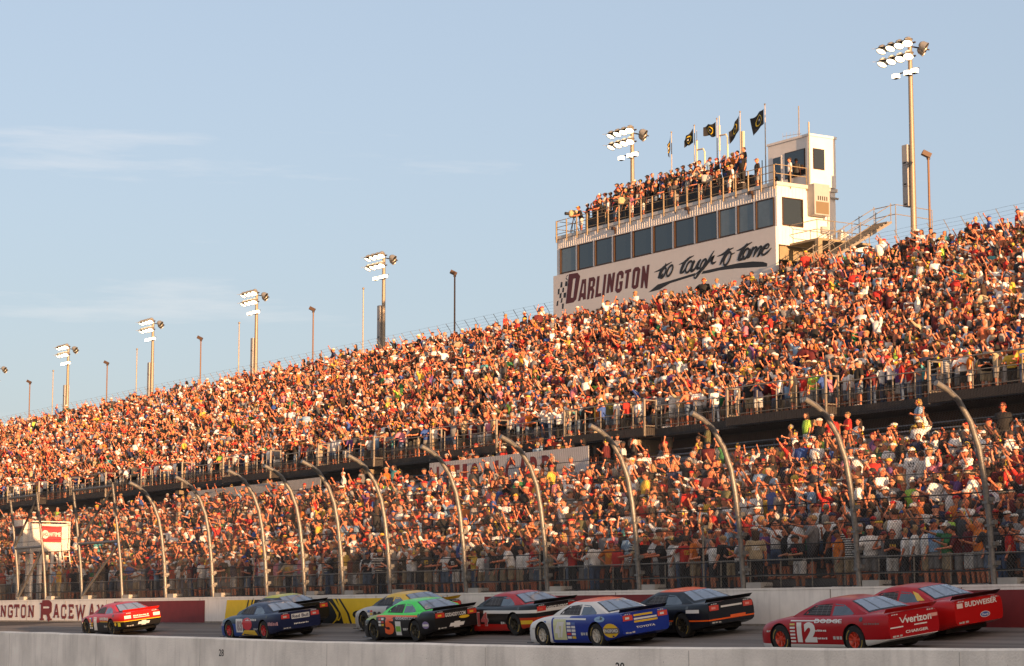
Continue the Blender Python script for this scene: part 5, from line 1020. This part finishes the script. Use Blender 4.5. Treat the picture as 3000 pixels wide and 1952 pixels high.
# ------------------------------------------------------------------ flag stand by the fence
FS_ = thing('flag_stand', 'white boxy platform on white legs with a red advertising panel, behind the fence', 'flag stand', (43.6, 111.5, .7))
fo = (43.6, 111.5, .7)
fp = lambda n, f, m, par=FS_: lb(f, n, m, par, fo)
fp('side_panel', lambda b: b.box(43.3, 45.4, 114.0, 114.06, 3.5, 4.86), M['white'])
fp('front_panel', lambda b: b.box(43.24, 43.3, 114.0, 116.3, 3.5, 4.95), M['white'])
fp('front_bay', lambda b: b.box(43.0, 43.24, 114.35, 115.75, 3.62, 5.08), M['white'])
fp('floor', lambda b: b.box(43.3, 45.4, 114.06, 116.3, 3.4, 3.52), M['white'])
for x in (43.35, 43.85, 44.5, 44.95):
    for y in (114.1, 116.0): fp('leg', lambda b: b.box(x, x + .15, y, y + .15, .72, 3.4), M['white'])
fp('ladder', lambda b: [b.bar((45.0 + dx, 113.9, 3.9), (45.35 + dx, 113.6, .75), .045) for dx in (0, .35)] + [b.bar((45.03 + k * .04, 113.87 - k * .03, 3.5 - k * .35), (45.38 + k * .04, 113.87 - k * .03, 3.5 - k * .35), .035) for k in range(8)], M['white'])
fp('handrail', lambda b: (b.bar((45.45, 113.95, 3.5), (45.45, 113.95, 5.0), .05), b.bar((43.3, 113.95, 4.98), (45.45, 113.95, 4.98), .05)), M['white'])
SP = fp('advert_panel', lambda b: b.add([(43.85, 113.992, 3.88), (45.02, 113.992, 3.88), (45.02, 113.992, 4.72), (43.85, 113.992, 4.76)], [(0, 1, 2, 3)]), mat('advert_red', (.50, .02, .03), .6))
def ax(s_, x, z, h, w, m, d, bold=.03): vs, fs = text2d(s_, h, w, bold); MB().add([(x + u - fo[0], 113.992 - d - fo[1], z + v - fo[2]) for u, v in vs], fs).build('lettering', m, SP)
ax('SHOWTIME', 43.88, 4.18, .24, 1.1, M['white'], .006)
b = MB(); b.add([(44.10 + .20 * math.cos(a) - fo[0], 113.98 - fo[1], 4.30 + .22 * math.sin(a) - fo[2]) for a in np.linspace(0, 2 * math.pi, 25)[:-1]], [tuple(range(24))]); b.build('disc', M['white'], SP)
ax('HO', 43.98, 4.2, .20, .26, mat('advert_red_2', (.50, .02, .03), .6), .02)
fp('dark_opening', lambda b: b.box(42.985, 42.998, 114.5, 115.6, 4.3, 4.66), M['dark']); fp('red_frame', lambda b: b.box(42.991, 42.9985, 114.42, 115.68, 4.22, 4.74), M['maroon'])
GF = thing('signal_flag', 'small green flag held out over the fence by the flagman', 'flag', (42.9, 118.0, 5.3))
b = MB(); b.add([(0, .0 + u * .5 + .05 * math.sin(v * 5), v * .8 + u * .35) for u in (0, .33, .66, 1) for v in (0, .33, .66, 1)], [(a * 4 + c, a * 4 + c + 1, a * 4 + c + 5, a * 4 + c + 4) for a in range(3) for c in range(3)]); b.build('cloth', mat('green_flag', (.01, .16, .05), .8), GF, 180)
MB().tube([(0, -.3, -.2), (0, .0, 0.8)], .015, 5).build('stick', M['frame'], GF)
LS = thing('signal_board', 'small lit yellow message board on a bracket at the left edge', 'sign', (42.2, 117.8, 2.6))
MB().box(-.1, .1, -1.6, .9, -.05, .35).build('housing', M['frame'], LS)
b = MB()
for r_ in range(2):
    for k in range(16): b.add([(-.11, .75 - k * .14, .03 + r_ * .15), (-.11, .67 - k * .14, .03 + r_ * .15), (-.11, .67 - k * .14, .12 + r_ * .15), (-.11, .75 - k * .14, .12 + r_ * .15)], [(0, 1, 2, 3)])
b.build('lit_segment', mat('lit_yellow', (1, .75, .25), .5, emit=2.5), LS); MB().box(-.05, .05, -.2, -.1, -1.9, -.05).build('bracket', M['galv'], LS)

# ------------------------------------------------------------------ people on the roof, flag stand and elsewhere
rg = random.Random(21); RF = []
for k, (X, z, y0, y1, dy) in enumerate(((82.75, 25.1, 103.6, 119.2, .54), (83.35, 25.7, 103.4, 118.6, .58), (84.0, 26.25, 104.0, 117.2, .62))):
    y = y0; n_ = 0
    while y < y1:
        RF.append((X + rg.uniform(-.08, .08), y, z, ('front roof tier', 'middle roof tier', 'top roof tier')[k], n_)); n_ += 1; y += dy * rg.uniform(.85, 1.25)
for n_, y in enumerate((99.8, 102.4, 103.3, 105.2, 107.6, 111.0, 112.2, 114.0, 117.8)): RF.append((81.55, y, 24.63, 'roof railing', n_))
for x, y, z, tier, n_ in RF:
    o = outfit(rg, True); pi = rg.choices(range(12), weights=(20, 1, 0, 14, 12, 8, 4, 1, 0, 8, 0, 8))[0]
    hd = (o['head'][1] + (' cap' if o['head'][0] == 'cap' else ' hat')) if o['head'] else o['hair'][0].split()[-1] + ' hair'
    sh = (o['shirt'][0] + ' shirt') if o['shirt'][1] else 'no shirt'
    place_person(x, y, z, math.pi - R(rg.gauss(22, 22)), pi, o, f'{sh}, {hd}, {POSES[pi][3]}, {ordn(min(n_, 16)) if n_ < 17 else "late"} from right, {tier}' if n_ < 17 else f'{sh}, {hd}, {POSES[pi][3]}, {ordn(n_ - 17)} from left end, {tier}', 'people on the press box roof', rg.gauss(1.0, .04), max(.95, rg.gauss(1.1, .08)))
def special(x, y, z, az, pi, shirt, legs, head, label, **k):
    o = dict(shirt=('x', shirt), head=head, hair=HAIRS[0], lh=False, legs=legs, skin=SKINS[0], set_=False, sun=False); o.update(k)
    place_person(x, y, z, az, pi, o, label, None, k.get('sc', 1.02))
special(83.0, 98.6, 24.63, math.pi * .86, 9, (.6, .6, .62), LEGS[5], ('cap', 'black', (.02, .02, .02)), 'person in white shirt and black cap standing beside the rooftop tower')
special(44.0, 116.0, 3.52, math.pi * .8, 1, (.015, .015, .016), LEGS[5], None, 'flagman in black shirt leaning out of the white stand, arm up')
special(44.5, 114.7, 3.52, math.pi, 0, (.5, .45, .1), LEGS[2], ('cap', 'red', (.45, .02, .02)), 'person in yellow and white top and red cap on the flag stand')
special(43.2, 110.35, .74, math.pi * .9, 0, (.28, .42, .62), LEGS[0][:0] or ('khaki trousers', (.36, .28, .18)), ('cap', 'white', (.6, .6, .58)), 'person in light blue shirt and khakis under the flag stand')
special(43.1, 109.35, .74, math.pi * .9, 5, (.75, .42, .02), ('khaki trousers', (.42, .34, .20)), ('cap', 'black', (.02, .02, .02)), 'person in yellow shirt and khakis beside the flag stand legs', set_=True)

def tv_camera(x, y, z, az, label, cover):
    t = thing('television_camera', label, 'camera', (x, y, z), az, 'television cameras on the press box roof')
    for k in range(3): a = k * 2.094 + .5; MB().tube([(0, 0, 1.15), (.42 * math.cos(a), .42 * math.sin(a), 0)], .025, 6).build('tripod_leg', M['frame'], t)
    h = MB(); h.loft([ring(0, 0, z_, a, c, 12, 3) for z_, a, c in ((1.12, .12, .10), (1.18, .34, .17), (1.5, .36, .17), (1.6, .26, .12))]).build('camera_body', cover, t, 50)
    MB().tube([(.34, 0, 1.36), (.62, 0, 1.36)], [.09, .11], 12).build('lens', M['black'], t, 40); MB().box(-.45, -.33, -.09, .09, 1.42, 1.6).build('viewfinder', M['black'], t)
cv = mat('tan_cover', (.42, .33, .18), .8, var=.4, scale=9)
tv_camera(81.5, 118.6, 24.63, math.pi * .95, 'cloth covered television camera at the far left of the roof', cv)
tv_camera(81.5, 113.1, 24.63, math.pi * .9, 'tan covered television camera in the middle of the roof railing', cv)
tv_camera(81.5, 104.5, 24.63, math.pi * .9, 'dark television camera on the right half of the roof railing', M['grey'])
